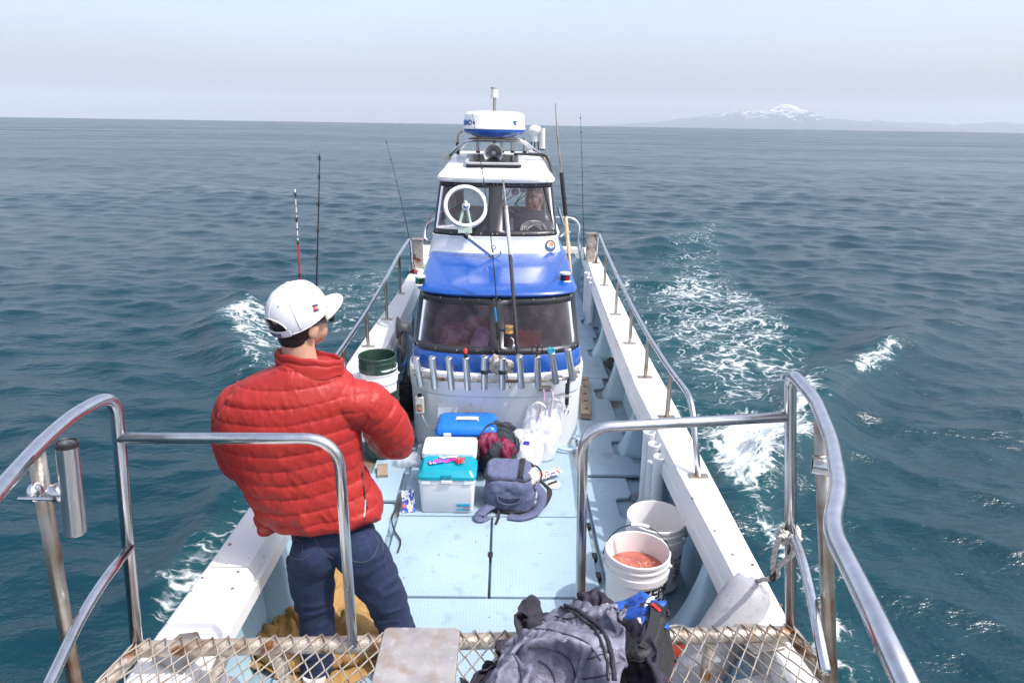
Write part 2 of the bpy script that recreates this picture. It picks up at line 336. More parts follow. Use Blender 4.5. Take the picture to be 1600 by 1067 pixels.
# deck panels
def panel(x0, x1, y0, y1, z=.0, t=.028, m=None, name='deck_hatch', notch=True):
    b = MB(); b.box(((x0+x1)/2, (y0+y1)/2, z-t/2), (x1-x0, y1-y0, t)); o = b.build(name, m or M_deckd, boat, bevel=.007); return o
M_deckd = M_deck.copy(); M_deckd.name = 'deck_nonslip'
nt = M_deckd.node_tree; N = nt.nodes; L = nt.links; tc = N.new('ShaderNodeTexCoord'); mp = N.new('ShaderNodeMapping'); mp.inputs['Scale'].default_value = (62, 62, 62)
L.new(tc.outputs['Object'], mp.inputs[0]); ck = N.new('ShaderNodeTexVoronoi'); ck.inputs['Randomness'].default_value = 0; ck.inputs['Scale'].default_value = 1; L.new(mp.outputs[0], ck.inputs['Vector'])
bp = N.new('ShaderNodeBump'); bp.inputs['Strength'].default_value = .55; bp.inputs['Distance'].default_value = .003; bp.invert = True; L.new(ck.outputs['Distance'], bp.inputs['Height']); L.new(bp.outputs[0], N['Principled BSDF'].inputs['Normal'])
HX0, HXM, HX1 = -.625, -.062, .505
panel(HX0, HXM-.006, 2.875, 3.60); panel(HXM+.006, HX1, 2.875, 3.60)
panel(HX0, HX1, 3.612, 4.60, name='deck_hatch')
panel(HX0-.02, HX1+.01, 2.15, 2.862, z=-.004); panel(HX0, HX1, 1.2, 2.14, z=-.004); panel(HX0, HX1, .1, 1.19, z=-.004)
for o, p in (((HXM-.006, 3.22), 1), ((HX1, 3.22), 1), ((HX1, 3.05), 1), ((HX1, 3.52), 1)):      # little finger notches along the joints
    b = MB(); b.box((o[0]+.006, o[1], -.012), (.03, .05, .028)); b.build('finger_notch', M_black, boat, bevel=.004)
# right side deck: panels with a scalloped outer edge round each bracket
def sidedeck(x0, y0, y1, ribs, side=1, z=-.006, w=.30):
    pts = [(x0, y0)]; xo = x0+w*side
    pts.append((xo, y0))
    for yr in ribs:
        if y0+.2 < yr < y1-.2: pts += [(xo, yr-.17), (xo-.02*side, yr-.13), (xo-.09*side, yr-.12), (xo-.11*side, yr-.09), (xo-.11*side, yr+.09), (xo-.09*side, yr+.12), (xo-.02*side, yr+.13), (xo, yr+.17)]
    pts += [(xo, y1), (x0, y1)]
    if side < 0: pts = pts[::-1]
    b = MB(); b.prism(pts, z-.024, z); b.build('side_deck', M_deck, boat, bevel=.006)
RB = (3.72, 4.55, 5.62, 6.75, 7.9)
sidedeck(.545, 1.2, 2.30, (), z=-.008, w=.2); sidedeck(.545, 2.31, 2.80, (2.555,), z=-.006, w=.25); sidedeck(.545, 2.81, 4.10, (3.72,), z=-.004, w=.285); sidedeck(.545, 4.112, 4.28, (), z=.012, w=.40); sidedeck(.56, 4.292, 6.0, RB, z=-.006, w=.36); sidedeck(.57, 6.012, 7.3, RB, w=.42); sidedeck(.57, 7.312, 9.8, RB, w=.47)
LB = (2.72, 5.4, 6.5, 7.6)
sidedeck(-.665, 1.2, 2.66, (), -1, w=.30); sidedeck(-.665, 2.67, 3.75, (2.72,), -1, w=.30); sidedeck(-.665, 3.762, 4.1, (), -1, z=.012, w=.30); sidedeck(-.665, 4.112, 6.0, LB, -1, w=.22); sidedeck(-.665, 6.012, 9.8, LB, -1, w=.25)
# bow floor seen white through the grating
for s, tab in ((1, RIN), (-1, LIN)):
    b = MB(); b.grid([[Vector((at(tab, y)-s*d, y, z)) for d, z in ((-.03, .50), (.10, .46), (.30, .10), (.36, -.02))] for y in (-.5, .4, 1.0, 1.5, 1.86)]); b.build('bow_locker_slope', M_gunw, boat, solid=.01)
# gunwale fittings: bolt heads, bolts plate, bollards
for s, lst in ((1, [(1082, 778), (1117, 829), (1145, 866), (1176, 882), (1130, 930), (1220, 945), (1078, 690), (1000, 540), (1003, 556)]), (-1, [(359, 850), (316, 903), (299, 924), (363, 919), (372, 893)])):
    for px, py in lst:
        p = PZ(px, py, GZ+.002); b = MB(); b.lathe([(.0001, .004), (.005, .004), (.007, .001), (.007, -.004)], Matrix.Translation(p), n=8); b.build('bolt_head', M_steelo, boat)
def bollard(x, y, h):
    b = MB(); b.box((x, y, GZ+h/2), (.115, .115, h)); o = b.build('bollard', M_rust, boat, bevel=.008)
    b = MB(); b.box((x, y, GZ+h+.006), (.15, .14, .012)); b.build('bollard_cap', M_steelo, o, bevel=.003)
    b = MB(); b.box((x, y, GZ+.012), (.17, .16, .016)); b.build('bollard_foot', M_rust, o, bevel=.003)
bollard(-1.07, 8.35, .34); bollard(1.12, 8.9, .36)
# side rails
def side_rail(tabx, posts, pts, s):
    b = MB(); b.tube(fillet(pts, .14), .016, 12); rail = b.build('hand_rail', M_steel, boat, smooth=170)
    for (x, y), zt in posts:
        b = MB(); b.tube([(x, y, GZ), (x-.0*s, y, zt)], .0135, 10); p = b.build('rail_post', M_steelo, rail, smooth=60)
        b = MB(); b.box((x, y, GZ+.004), (.10, .045, .007)); b.build('foot_plate', M_steelo, rail, bevel=.002)
    for p in (pts[0], pts[-1]):
        b = MB(); b.box((p[0], p[1], GZ+.004), (.10, .05, .007)); b.build('foot_plate', M_steelo, rail, bevel=.002)
side_rail(None, [((1.005, 3.85), .86), ((1.005, 4.54), .86), ((1.03, 5.33), .88), ((1.05, 6.23), .915), ((1.11, 7.45), .95)],
          [(1.0, 3.11, GZ), (.985, 3.30, .90), (.99, 3.85, .87), (1.0, 4.54, .865), (1.02, 5.33, .88), (1.045, 6.23, .92), (1.10, 7.45, .955), (1.17, 8.55, .97), (1.18, 8.75, GZ)], 1)
side_rail(None, [((-1.09, 6.96), .95), ((-1.065, 5.97), .90), ((-1.08, 5.17), .82), ((-1.10, 4.45), .78), ((-1.11, 3.9), .77)],
          [(-1.11, 8.1, GZ), (-1.10, 7.9, .985), (-1.095, 6.96, .955), (-1.07, 5.97, .905), (-1.085, 5.17, .825), (-1.10, 4.45, .785), (-1.115, 3.6, .765), (-1.12, 3.4, GZ)], -1)
# ------------------------------------------------------------------ bow platform with grating and pulpit rails
PLZ = .68; YF_L, YF_R = 1.775, 1.865
def yf(x): return YF_L+(YF_R-YF_L)*(x+1.15)/2.12
plat = MB(); plat.tube([(-1.15, yf(-1.15), PLZ-.03), (.97, yf(.97), PLZ-.03)], .026, 14); plat = plat.build('platform_frame', M_rust, boat)
for pts in ([(-1.15, YF_L, PLZ-.03), (-1.22, 1.4, PLZ-.03), (-1.0, -.5, PLZ-.03)], [(.97, YF_R, PLZ-.03), (1.03, 1.4, PLZ-.03), (.85, -.5, PLZ-.03)]):
    b = MB(); b.tube(pts, .024, 12); b.build('side_tube', M_rust, plat)
for p, q in (((-.88, yf(-.88), PLZ-.05), (-1.0, 1.55, .30)), ((-.72, yf(-.72), PLZ-.05), (-.52, 1.60, .02)), ((.0, 1.82, PLZ-.05), (.0, 1.55, .05)), ((.70, yf(.70), PLZ-.05), (.55, 1.6, .05))):
    b = MB(); b.tube([p, q], .020, 10); b.build('frame_strut', M_rust, plat)
for x, s in ((-1.06, 1), (.90, -1)):                 # corner lugs bolted on the gunwale
    b = MB(); b.prism([(-.07, -.05), (.07, -.06), (.06, .05), (-.02, .10), (-.07, .07)], 0, .008, Matrix.Translation((x, yf(x)+.07, GZ+.012)) @ Matrix.Rotation(R(-20*s), 4, 'Z')); o = b.build('corner_lug', M_steelo, plat, bevel=.002)
    b = MB(); b.lathe([(.0001, .022), (.012, .022), (.014, .018), (.014, .0), (.022, 0), (.022, -.004)], Matrix.Translation((x, yf(x)+.09, GZ+.022)), n=6); b.build('bolt', M_steelo, o)
# expanded-metal grating: zigzag strands touching at their bends
b = MB(); px_ = .049; ly = .038
xs = np.arange(-1.20, 1.02, px_/2)
for i, x in enumerate(xs):
    pts = []; n = int((1.9+.35)/ly)
    for k in range(n+1):
        y = yf(x)+.012-k*ly; xx = x+(px_/4 if (k+i) % 2 else -px_/4)*.93
        lim0 = -1.15-.07*min(1, (yf(x)-y)/.38); lim1 = .97+.06*min(1, (yf(x)-y)/.4)
        if y > .9: lim0 += 0
        pts.append(Vector((min(max(xx, lim0), lim1), y, PLZ+.004*math.sin(k*2.1+i)*.5)))
    b.tube(pts, .0028, 5, flat=1.25)
b.build('grating', mat('galvanised', (.46, .41, .35), .45, .5, var=(40, .2), var2=(14, .56, .68, (.30, .20, .14)), bump=(150, .1)), plat, smooth=170)
b = MB(); b.prism([(-1.15, 1.0), (-1.15, 1.01), (.97, 1.01), (.97, 1.0)], PLZ-.05, PLZ-.01); b.build('cross_bar', M_rust, plat)
# metal stool / bitt box standing on the grating
b = MB(); c = [Vector((PZ(px, py, .93).x, PZ(px, py, .93).y, 0)) for px, py in ((601, 979), (719, 978))]
x0, x1, y1 = c[0].x, c[1].x, c[0].y
pl = []
for cx, cy, a0 in ((x1-.016, y1-.016, 0), (x0+.016, y1-.016, 90), (x0+.016, 1.216, 180), (x1-.016, 1.216, 270)):
    for k in range(6): a = R(a0+k*18); pl.append((cx+.016*math.cos(a), cy+.016*math.sin(a)))
b.prism(pl, .908, .93); st = b.build('bitt_plate', M_plate, boat, bevel=.003)
b = MB(); b.box(((x0+x1)/2, (y1+1.2)/2, .79), (.10, .20, .235)); b.build('bitt_column', M_plate, st, bevel=.006)
TP = .0175                                          # pulpit tube radius
def tube_part(name, pts, r, par, m=None, rad=.06, n=14): b = MB(); b.tube(fillet(pts, rad, 9), r, n); return b.build(name, m or M_steel, par, smooth=170)
pr = tube_part('pulpit_rail', [(-1.15, 1.775, PLZ-.02), (-1.075, 1.765, 1.525), (-1.095, 1.62, 1.53), (-1.07, 1.44, 1.53), (-1.015, 1.22, 1.53), (-.93, .95, 1.53), (-.80, .55, 1.53)], TP, boat, rad=.07)
tube_part('front_rail', [(-1.085, 1.765, 1.39), (-.47, 1.775, 1.39), (-.468, 1.775, PLZ-.01)], TP*.92, pr, rad=.10)
tube_part('rail_post', [(-1.075, 1.43, 1.52), (-1.20, 1.55, PLZ-.02)], TP*1.05, pr, M_steelo)
tube_part('mid_rail', [(-1.112, 1.768, 1.03), (-1.10, 1.6, 1.03), (-1.085, 1.47, 1.02), (-1.03, 1.22, 1.0), (-.9, .9, 1.0)], TP*.8, pr)
pr2 = tube_part('pulpit_rail', [(.97, 1.88, PLZ-.02), (.838, 1.872, 1.575), (.835, 1.69, 1.56), (.765, 1.44, 1.56), (.685, 1.23, 1.56), (.60, 1.08, 1.555), (.565, .89, 1.56), (.51, .60, 1.56)], TP, boat, rad=.06)
tube_part('front_rail', [(.845, 1.872, 1.43), (.235, 1.84, 1.40), (.262, 1.86, PLZ-.01)], TP*.92, pr2, rad=.085)
tube_part('rail_post', [(.80, 1.57, 1.55), (.97, 1.58, PLZ-.02)], TP*1.1, pr2, M_steelo)
tube_part('mid_rail', [(.915, 1.875, 1.04), (.90, 1.75, 1.03), (.87, 1.60, 1.0), (.80, 1.35, .98)], TP*.8, pr2)
# short tube end clamped on the right post
M = Matrix.Translation(PY(1290, 728, 1.50)) @ Quaternion((0, 0, 1), R(-20)).to_matrix().to_4x4() @ Matrix.Rotation(R(90), 4, 'Y')
b = MB(); b.lathe([(.0001, .012), (.018, .012), (.018, -.03), (.024, -.03), (.024, .03), (.0001, .03)], M, n=20); b.build('tube_socket', M_steel, pr2)
# fishing rod socket clamped on the left pulpit post
ht, hb = PY(104, 692, 1.42), PY(118, 834, 1.40)
def hollow(b, top, bot, r, wall=.0025, n=22):
    ax = (top-bot).normalized(); Q = ax.to_track_quat('Z', 'Y').to_matrix().to_4x4(); M = Matrix.Translation(bot) @ Q; h = (top-bot).length
    b.lathe([(r-wall, .01), (r-wall, h-.002), (r-wall*.4, h+.002), (r+.0012, h), (r+.0005, h-.01), (r, h-.012), (r, .004), (r-.004, 0), (.0001, 0)], M, n=n); return b
b = MB(); hollow(b, ht, hb, .0235); rh = b.build('rod_socket', M_steelb, pr)
b = MB(); hollow(b, ht+(ht-hb)*.012, ht-(ht-hb)*.03, .0245, .006); b.build('rubber_lip', M_black, rh)
cm = PY(72, 768, 1.41); b = MB(); b.ell(cm+Vector((-.026, .0, -.002)), (.015, .022, .024)); b.ell(cm+Vector((.030, -.004, .0)), (.027, .022, .023)); b.tube([cm+Vector((-.048, -.024, -.004)), cm+Vector((.03, -.028, -.002))], .004, 8); b.build('clamp', M_steel, rh)
# ------------------------------------------------------------------ cabin and wheelhouse shells
def uv(cx, lev, q, n=2.6):
    z, w, yf_, d = lev
    if q[0] == 's': return Vector((cx+q[1]*w, max(q[2], yf_+d), z))
    s = abs(q[1]); sn = min(1, s**(n/2)); cs = math.sqrt(max(0, 1-sn*sn)); return Vector((cx+math.copysign(w*s, q[1]), yf_+d*(1-cs**(2/n)), z))
def lerp(a, b, t): return tuple(x+(y-x)*t for x, y in zip(a, b))
FR = [-1, -.985, -.96, -.9, -.8, -.65, -.5, -.33, -.17, 0, .17, .33, .5, .65, .8, .9, .96, .985, 1]
def spec(yb): return [('s', -1, yb), ('s', -1, yb-.8), ('s', -1, 5.2)]+[('f', f) for f in FR]+[('s', 1, 5.2), ('s', 1, yb-.8), ('s', 1, yb)]
def shell(name, m, cx, levels, yb, parent, n=2.6, top=False, **kw):
    b = MB(); S = spec(yb); b.loft([[uv(cx, l, q, n) for q in S] for l in levels], cap=False, closed=False)
    if top: k = len(b.v)-len(S); b.f.append(tuple(range(k, len(b.v))))
    return b.build(name, m, parent, **kw)
CX, CXW, YB, YBW = -.055, -.085, 7.3, 7.2
C0, C1, C2, C3, C4 = (-.03, .618, 4.48, .33), (.43, .628, 4.435, .33), (.60, .632, 4.405, .33), (.735, .607, 4.46, .31), (1.105, .568, 4.66, .30)
cab = shell('cabin', M_cab, CX, [C0, (.424, .626, 4.44, .33), (.427, .622, 4.444, .33), (.433, .622, 4.444, .33), (.436, .630, 4.43, .33), (.59, .634, 4.40, .33), (.603, .632, 4.403, .33), (.610, .622, 4.42, .33), (.611, .60, 4.45, .33)], YB, boat, smooth=40)
shell('blue_band', M_blue, CX, [(.605, .618, 4.432, .325), (.62, .621, 4.43, .325), (.72, .611, 4.452, .312), (.735, .603, 4.462, .31)], YB, cab, smooth=40)
def window_band(cx, lo, hi, cols, yb, tb, tt, parent, mp, n=2.6, dz=.004, name='windscreen'):
    """cols: list of (spec, pane?) : pane flag belongs to the cell that starts at this column"""
    S = [c[0] for c in cols]; ts = [0, tb, tt, 1]
    def P(q, t, off=0):
        l = lerp(lo, hi, t); return uv(cx, (l[0], l[1]+off, l[2]-off, l[3]), q, n)
    fr = MB(); G = [[P(q, t) for q in S] for t in ts]; k = len(S); fr.v = [tuple(p) for r in G for p in r]
    for j in range(3):
        for i in range(k-1):
            if not (j == 1 and cols[i][1]): fr.f.append((j*k+i, j*k+i+1, (j+1)*k+i+1, (j+1)*k+i))
    frame = fr.build('window_frame', M_frame, parent, smooth=45, solid=.012)
    i = 0
    while i < k-1:
        if cols[i][1]:
            e = i
            while e < k-1 and cols[e][1] and cols[e][1] == cols[i][1]: e += 1
            b = MB(); b.grid([[P(q, t, -dz) for q in S[i:e+1]] for t in np.linspace(tb-.01, tt+.01, 4)]); b.build(name, mp, frame, smooth=60); i = e
        else: i += 1
    sc = MB()                                        # screw heads round the frame
    for f in (-.93, -.7, -.45, -.22, -.035, .035, .22, .45, .7, .93):
        for t in (tb*.45, 1-(1-tt)*.45):
            l = lerp(lo, hi, t); sc.ell(uv(cx, (l[0], l[1]+.001, l[2]-.001, l[3]), ('f', f), n), (.006, .003, .006), n=8, k=4)
    sc.build('screws', M_steelo, frame)
    return frame
def cells(breaks, yb, sidepane):
    c = [(('s', -1, yb), 0), (('s', -1, yb-.25), 0), (('s', -1, 5.35), 0)]
    if sidepane: c[1] = (c[1][0], 9)
    for f, p in breaks: c.append((('f', f), p))
    c += [(('s', 1, 5.35), 9 if sidepane else 0), (('s', 1, yb-.25), 0), (('s', 1, yb), 0)]; return c
brk = [(-1, 0), (-.935, 1)]+[(f, 1) for f in (-.92, -.9, -.8, -.65, -.5, -.33, -.17)]+[(-.085, 0), (0, 0), (.085, 2)]+[(f, 2) for f in (.17, .33, .5, .65, .8, .9, .92)]+[(.935, 0), (1, 0)]
window_band(CX, C3, C4, cells(brk, YB, False), YB, .13, .84, cab, M_pane1)
shell('cabin_roof', M_blue, CX, [(1.098, .560, 4.668, .30), (1.098, .580, 4.642, .30), (1.112, .588, 4.632, .30), (1.128, .583, 4.64, .30), (1.140, .570, 4.67, .30), (1.165, .566, 4.82, .28), (1.205, .562, 5.06, .25), (1.238, .556, 5.30, .22), (1.252, .54, 5.42, .2), (1.262, .50, 5.50, .2)], YB, cab, top=True, smooth=50)
b = MB(); b.box((CX, 5.92, .90), (1.16, .03, .62)); b.build('bulkhead', M_int, cab)
b = MB(); b.box((CX, 5.2, .60), (1.18, 1.4, .02)); b.build('dash_shelf', M_int, cab)
pw = PY(846, 478, 5.89); b = MB(); b.box((pw.x, 5.895, pw.z+.02), (.23, .01, .19)); b.build('bright_view_panel', mat('pale_view_paint', (.75, .76, .80), .3), cab, bevel=.04, seg=4)  # opaque pale panel: brightness seen through the cabin's rear put into its colour
b = MB(); b.box((CX, YB, .5), (1.2, .03, 1.2)); b.build('back_wall', M_white, cab)
# wheelhouse
W0, W1, W2 = (1.24, .548, 5.455, .2), (1.385, .515, 5.50, .17), (1.80, .470, 5.70, .16)
wh = shell('wheelhouse', M_cab, CXW, [(1.20, .556, 5.43, .2), W0, (1.36, .520, 5.495, .175), (1.384, .520, 5.492, .175), (1.387, .512, 5.505, .17)], YBW, boat, n=2.4, smooth=40)
brk = [(-1, 0), (-.97, 1)]+[(f, 1) for f in (-.94, -.88, -.78, -.65, -.5, -.33, -.2)]+[(-.115, 0), (0, 0), (.115, 2)]+[(f, 2) for f in (.2, .33, .5, .65, .78, .88, .94)]+[(.97, 0), (1, 0)]
wfr = window_band(CXW, W1, W2, cells(brk, YBW, True), YBW, .115, .90, wh, M_pane2, n=2.4)
shell('wheelhouse_roof', M_white, CXW, [(1.792, .455, 5.72, .16), (1.792, .482, 5.678, .16), (1.803, .490, 5.668, .16), (1.83, .488, 5.67, .16), (1.856, .470, 5.71, .16), (1.885, .445, 5.86, .17), (1.925, .43, 6.10, .18), (1.955, .42, 6.32, .18), (1.972, .41, 6.46, .18), (1.985, .37, 6.56, .18)], YBW, wh, n=2.4, top=True, smooth=50)
b = MB(); b.box((CXW, 6.45, 1.26), (.98, 1.46, .02)); b.build('floor', M_dark, wh)
b = MB()
b.box((CXW-.42, YBW-.02, 1.6), (.14, .03, .42)); b.box((CXW+.42, YBW-.02, 1.6), (.14, .03, .42)); b.box((CXW, YBW-.02, 1.33), (.98, .03, .22)); b.box((CXW, YBW-.02, 1.80), (.98, .03, .06)); b.build('back_wall', M_int, wh)
b = MB(); b.box((CXW+.29, 5.98, 1.45), (.27, .20, .15)); b.box((CXW+.29, 5.92, 1.525), (.25, .04, .05)); b.build('instrument_console', M_dark, wh, bevel=.01)
b = MB()
for q in range(14):
    a = rng.uniform(0, 6.28); c = PY(834, 360, 5.78); r1 = rng.uniform(.035, .085)
    pts = [c+Vector((r1*math.cos(a+t)*1.3, rng.uniform(-.03, .03), max(-.04, r1*math.sin(a+t)))) for t in np.linspace(0, rng.uniform(3, 5), 9)]
    b.tube(spl(pts, 3), .0035, 5)
b.build('cable_coil', M_rope, wh)
for k, (c, m) in enumerate((((.5, .05, .04), 'wire_red'), ((.03, .03, .035), 'wire_black'), ((.6, .6, .58), 'wire_white'), ((.45, .06, .05), 'wire_red'), ((.03, .03, .03), 'wire_black'))):
    x0 = rng.uniform(800, 830); p = [PY(x0, 288, 5.85), PY(x0-8+rng.uniform(-8, 8), 305, 5.85), PY(x0-20+rng.uniform(-10, 10), 320, 5.9), PY(x0+rng.uniform(-20, 20), 340, 5.95)]
    b = MB(); b.tube(spl(p, 5), .004, 5); b.build('wire', mat(m, c, .4), wh)
    x0 = rng.uniform(690, 720); p = [PY(x0, 290, 5.8), PY(x0+10, 312+4*k, 5.85), PY(x0-20, 335, 5.85), PY(x0-25+3*k, 352, 5.8)]
    b = MB(); b.tube(spl(p, 5), .003, 5); b.build('wire', mat(m, c, .4), wh)
b = MB(); p = [PY(805, 300, 5.95)]; b.ell(p[0], (.035, .02, .03)); b.box(PY(817, 296, 5.9), (.05, .03, .05)); b.build('ceiling_device', M_lgrey, wh)
b = MB(); bx = PY(698, 356, 5.8); b.box(bx, (.20, .14, .05), Matrix.Rotation(R(12), 3, 'Z') @ Matrix.Rotation(R(-8), 3, 'Y')); b.build('chart_paper', mat('paper', (.62, .62, .68), .7, var=(8, .2)), wh, bevel=.01)
# round clear-view screen with its motor
cc = PY(727.5, 323, 5.53); tilt = math.atan2(.2, .415)
Mv = Matrix.Translation(cc) @ Matrix.Rotation(R(90)-tilt, 4, 'X') @ Matrix.Rotation(R(8), 4, 'Y')
b = MB(); b.lathe([(.146, -.012), (.146, .016), (.150, .022), (.170, .022), (.178, .012), (.178, -.010), (.146, -.012)], Mv, n=48); cv = b.build('clear_view_screen', M_lgrey, wh)
b = MB(); b.lathe([(.0001, .004), (.148, .004)], Mv, n=40); b.build('spinning_glass', glass('spin_glass', (.72, .80, .78), .03), cv)
b = MB(); b.lathe([(.0001, .045), (.014, .044), (.024, .034), (.026, .012), (.032, .01), (.032, -.01)], Mv, n=20); b.build('hub', M_steel, cv)
def loc(x, y, z=0): return Mv @ Vector((x, y, z))
pale = mat('pale_green_paint', (.50, .60, .50), .5)
b = MB()
for s in (-1, 1): b.tube([loc(s*.012, -.0, -.01), loc(s*.028, -.07, -.01), loc(s*.046, -.15, -.01)], .012, 8)
b.tube([loc(0, .05, -.01), loc(0, -.02, -.012)], [.014, .026], 12); b.box(loc(0, -.19, -.005), (.11, .02, .05)); b.build('motor_bracket', pale, cv)
b = MB()
for s in (-.012, .008): b.tube([loc(s, -.06, -.012), loc(s*1.5, -.14, -.012)], .008, 8)
b.build('motor', M_black, cv)
# emblem sticker: dark ring, orange sun, blue and white wave
ec = PY(859.5, 384, 5.53); ee = []
nrm = Vector((.30, -1, .18)).normalized(); Q = nrm.to_track_quat('Z', 'Y').to_matrix().to_4x4()
tgt = None
# find the shell point under that pixel
def hit(levels, cx, px, py, n):
    best = None
    for t in np.linspace(0, 1, 40):
        l = lerp(levels[0], levels[1], t)
        for f in np.linspace(-1, 1, 121):
            p = uv(cx, l, ('f', f), n); v = p-EYE; k = v.dot(F_); x = 800+FPX*v.dot(R_)/k; y = 533.5-FPX*v.dot(U_)/k; dd = (x-px)**2+(y-py)**2
            if best is None or dd < best[0]: best = (dd, p, f, t)
    return best
h_ = hit((W0, W1), CXW, 859.5, 384, 2.4); l_ = lerp(W0, W1, h_[3])
ta = uv(CXW, l_, ('f', h_[2]+.02), 2.4)-uv(CXW, l_, ('f', h_[2]-.02), 2.4); up = uv(CXW, lerp(W0, W1, h_[3]+.1), ('f', h_[2]), 2.4)-h_[1]
zz = ta.cross(up).normalized(); xx = ta.normalized(); yy = zz.cross(xx)
Me = Matrix((xx, yy, zz)).transposed().to_4x4(); Me.translation = h_[1]+zz*.004
def disc(r, z, c=(0, 0), a0=0, a1=360, n=36): return [(c[0]+r*math.cos(R(a0+(a1-a0)*k/n)), c[1]+r*math.sin(R(a0+(a1-a0)*k/n))) for k in range(n+(a1-a0 < 360))]
b = MB(); b.prism(disc(.047, 0), -.004, .002, Me); em = b.build('emblem', mat('emblem_dark', (.035, .03, .035), .4), wh)
b = MB(); b.prism(disc(.033, 0), .002, .003, Me); b.build('emblem_centre', mat('emblem_white', (.75, .76, .78), .4), em)
b = MB(); b.prism(disc(.016, 0, (.011, .010)), .003, .0036, Me); b.prism([(-.024, .016), (.0, .024), (.022, .022), (.008, .029), (-.012, .028)], .003, .0036, Me); b.build('emblem_sun', mat('emblem_orange', (.72, .12, .03), .4), em)
b = MB(); b.prism(disc(.0325, 0, a0=200, a1=335, n=16)+[(.016, -.012), (.006, -.019), (-.006, -.017), (-.014, -.008)], .003, .0037, Me); b.prism([(-.026, -.002), (-.018, .010), (-.006, .010), (.001, .003), (-.004, .004), (-.010, .002), (-.012, -.004), (-.018, -.008)], .003, .0038, Me); b.build('emblem_wave', mat('emblem_blue', (.02, .12, .38), .4), em)
b = MB()
for k in range(22):
    a = R(k*360/22); b.box(Me @ Vector((.040*math.cos(a), .040*math.sin(a), .0025)), (.003, .002, .003))
b.build('emblem_ring_lettering', M_lgrey, em)
# tilted rod holder and small bow anchor cleat on the wheelhouse front
ta_, tb_ = PY(727, 367, 5.38), PY(770, 400, 5.33)
b = MB(); hollow(b, ta_, tb_, .0215); o = b.build('rod_holder', M_steel, wh)
b = MB(); hollow(b, ta_+(ta_-tb_)*.01, ta_-(ta_-tb_)*.12, .0235, .007); b.build('holder_lip', M_black, o)
c = PY(771, 398, 5.33)
b = MB(); b.tube(spl([c+Vector((-.055, 0, .03)), c+Vector((-.05, 0, .0)), c+Vector((0, 0, -.022)), c+Vector((.05, 0, .0)), c+Vector((.055, 0, .03))], 5), .008, 8); b.tube([c, c+Vector((0, .01, .05))], .008, 8)
b.tube([c+Vector((.016*math.cos(t), 0, .055+.016*math.sin(t))) for t in np.linspace(0, 6.28, 14)], .004, 6); b.box(c+Vector((0, .02, -.05)), (.075, .10, .03)); b.build('fairlead', M_steel, wh)
# roof hatch with grey frame
hc = PY(772, 258, 6.12); b = MB(); hm = Matrix.Translation(Vector((hc.x, 6.12, 1.930))) @ Matrix.Rotation(R(8), 4, 'X')
def rrect(w, h, r, n=5):
    o = []
    for cx, cy, a in ((w/2-r, h/2-r, 0), (-w/2+r, h/2-r, 90), (-w/2+r, -h/2+r, 180), (w/2-r, -h/2+r, 270)):
        for k in range(n+1): t = R(a+90*k/n); o.append((cx+r*math.cos(t), cy+r*math.sin(t)))
    return o
b.prism(rrect(.49, .40, .05), .02, .036, hm); rh_ = b.build('roof_hatch', M_grey, wh, bevel=.004)
b = MB(); b.prism(rrect(.42, .33, .035), .036, .040, hm); b.build('hatch_panel', M_blackg, rh_)
b = MB(); b.prism(rrect(.47, .38, .05), -.03, .02, hm); b.build('hatch_gap_shade', M_black, rh_)  # black slab stands in for the shaded gap below the hatch frame
# arch with radar, horn, lamp and rod tubes
arch = MB(); arch.tube(fillet([(-.53, 6.38, 1.95), (-.36, 6.28, 2.115), (.14, 6.28, 2.115), (.36, 6.38, 1.95)], .07), .017, 12); arch = arch.build('roof_arch', M_steel, boat, smooth=170)
b = MB(); b.tube(fillet([(-.50, 6.75, 1.95), (-.36, 6.62, 2.115), (.14, 6.62, 2.115), (.33, 6.75, 1.95)], .07), .017, 12); b.build('arch_tube', M_steel, arch, smooth=170)
for x in (-.53, .36):
    b = MB(); b.box((x, 6.38, 1.955), (.055, .06, .035)); b.build('arch_foot', M_rust, arch, bevel=.004)
b = MB(); b.box((-.11, 6.42, 2.132), (.40, .42, .012)); b.build('arch_plate', M_steelo, arch)
RC = Matrix.Translation((-.108, 6.28, 2.14))
b = MB(); b.lathe([(.0001, .215), (.16, .214), (.225, .208), (.252, .196), (.262, .178), (.266, .085), (.271, .079), (.271, .068), (.262, .064)], RC, n=56); rd = b.build('radar_dome', mat('radome', (.82, .82, .81), .3, var=(3, .03)), boat, smooth=50)
b = MB(); b.lathe([(.268, .064), (.266, .045), (.225, .022), (.19, .010), (.15, .0), (.0001, .0)], RC, n=56); b.build('radar_base', mat('radar_blue', (.02, .085, .36), .3), rd)
me = text_mesh('FURUNO', .062, wrap=.267, align='CENTER', bold=.0022); o = link('brand_lettering', me, mat('radar_letter', (.01, .11, .42), .4), rd, smooth=0)
o.location = Vector((-.108, 6.28, 2.14+.098)); o.rotation_euler = (0, 0, R(-72)); put(o, rd)
b = MB()
for dx, dz, w, h in ((0, 0, .014, .034), (-.014, .010, .012, .014), (.014, .010, .016, .010), (-.012, -.008, .010, .012), (.012, -.012, .010, .010)):
    a = R(42)+dx/.267; b.box((-.108+.2675*math.sin(a), 6.28-.2675*math.cos(a), 2.14+.122+dz), (w, .003, h), Matrix.Rotation(a, 3, 'Z'))
b.build('dome_mark', mat('radar_letter2', (.01, .11, .42), .4), rd)
b = MB(); b.tube([(-.115, 6.62, 1.98), (-.115, 6.62, 2.49)], .014, 12); mst = b.build('mast', M_steelo, boat)
b = MB(); b.lathe([(.0001, 0), (.036, 0), (.038, .012), (.030, .016), (.030, .02)], Matrix.Translation((-.115, 6.62, 2.475)), n=24); b.build('lamp_collar', M_lgrey, mst)
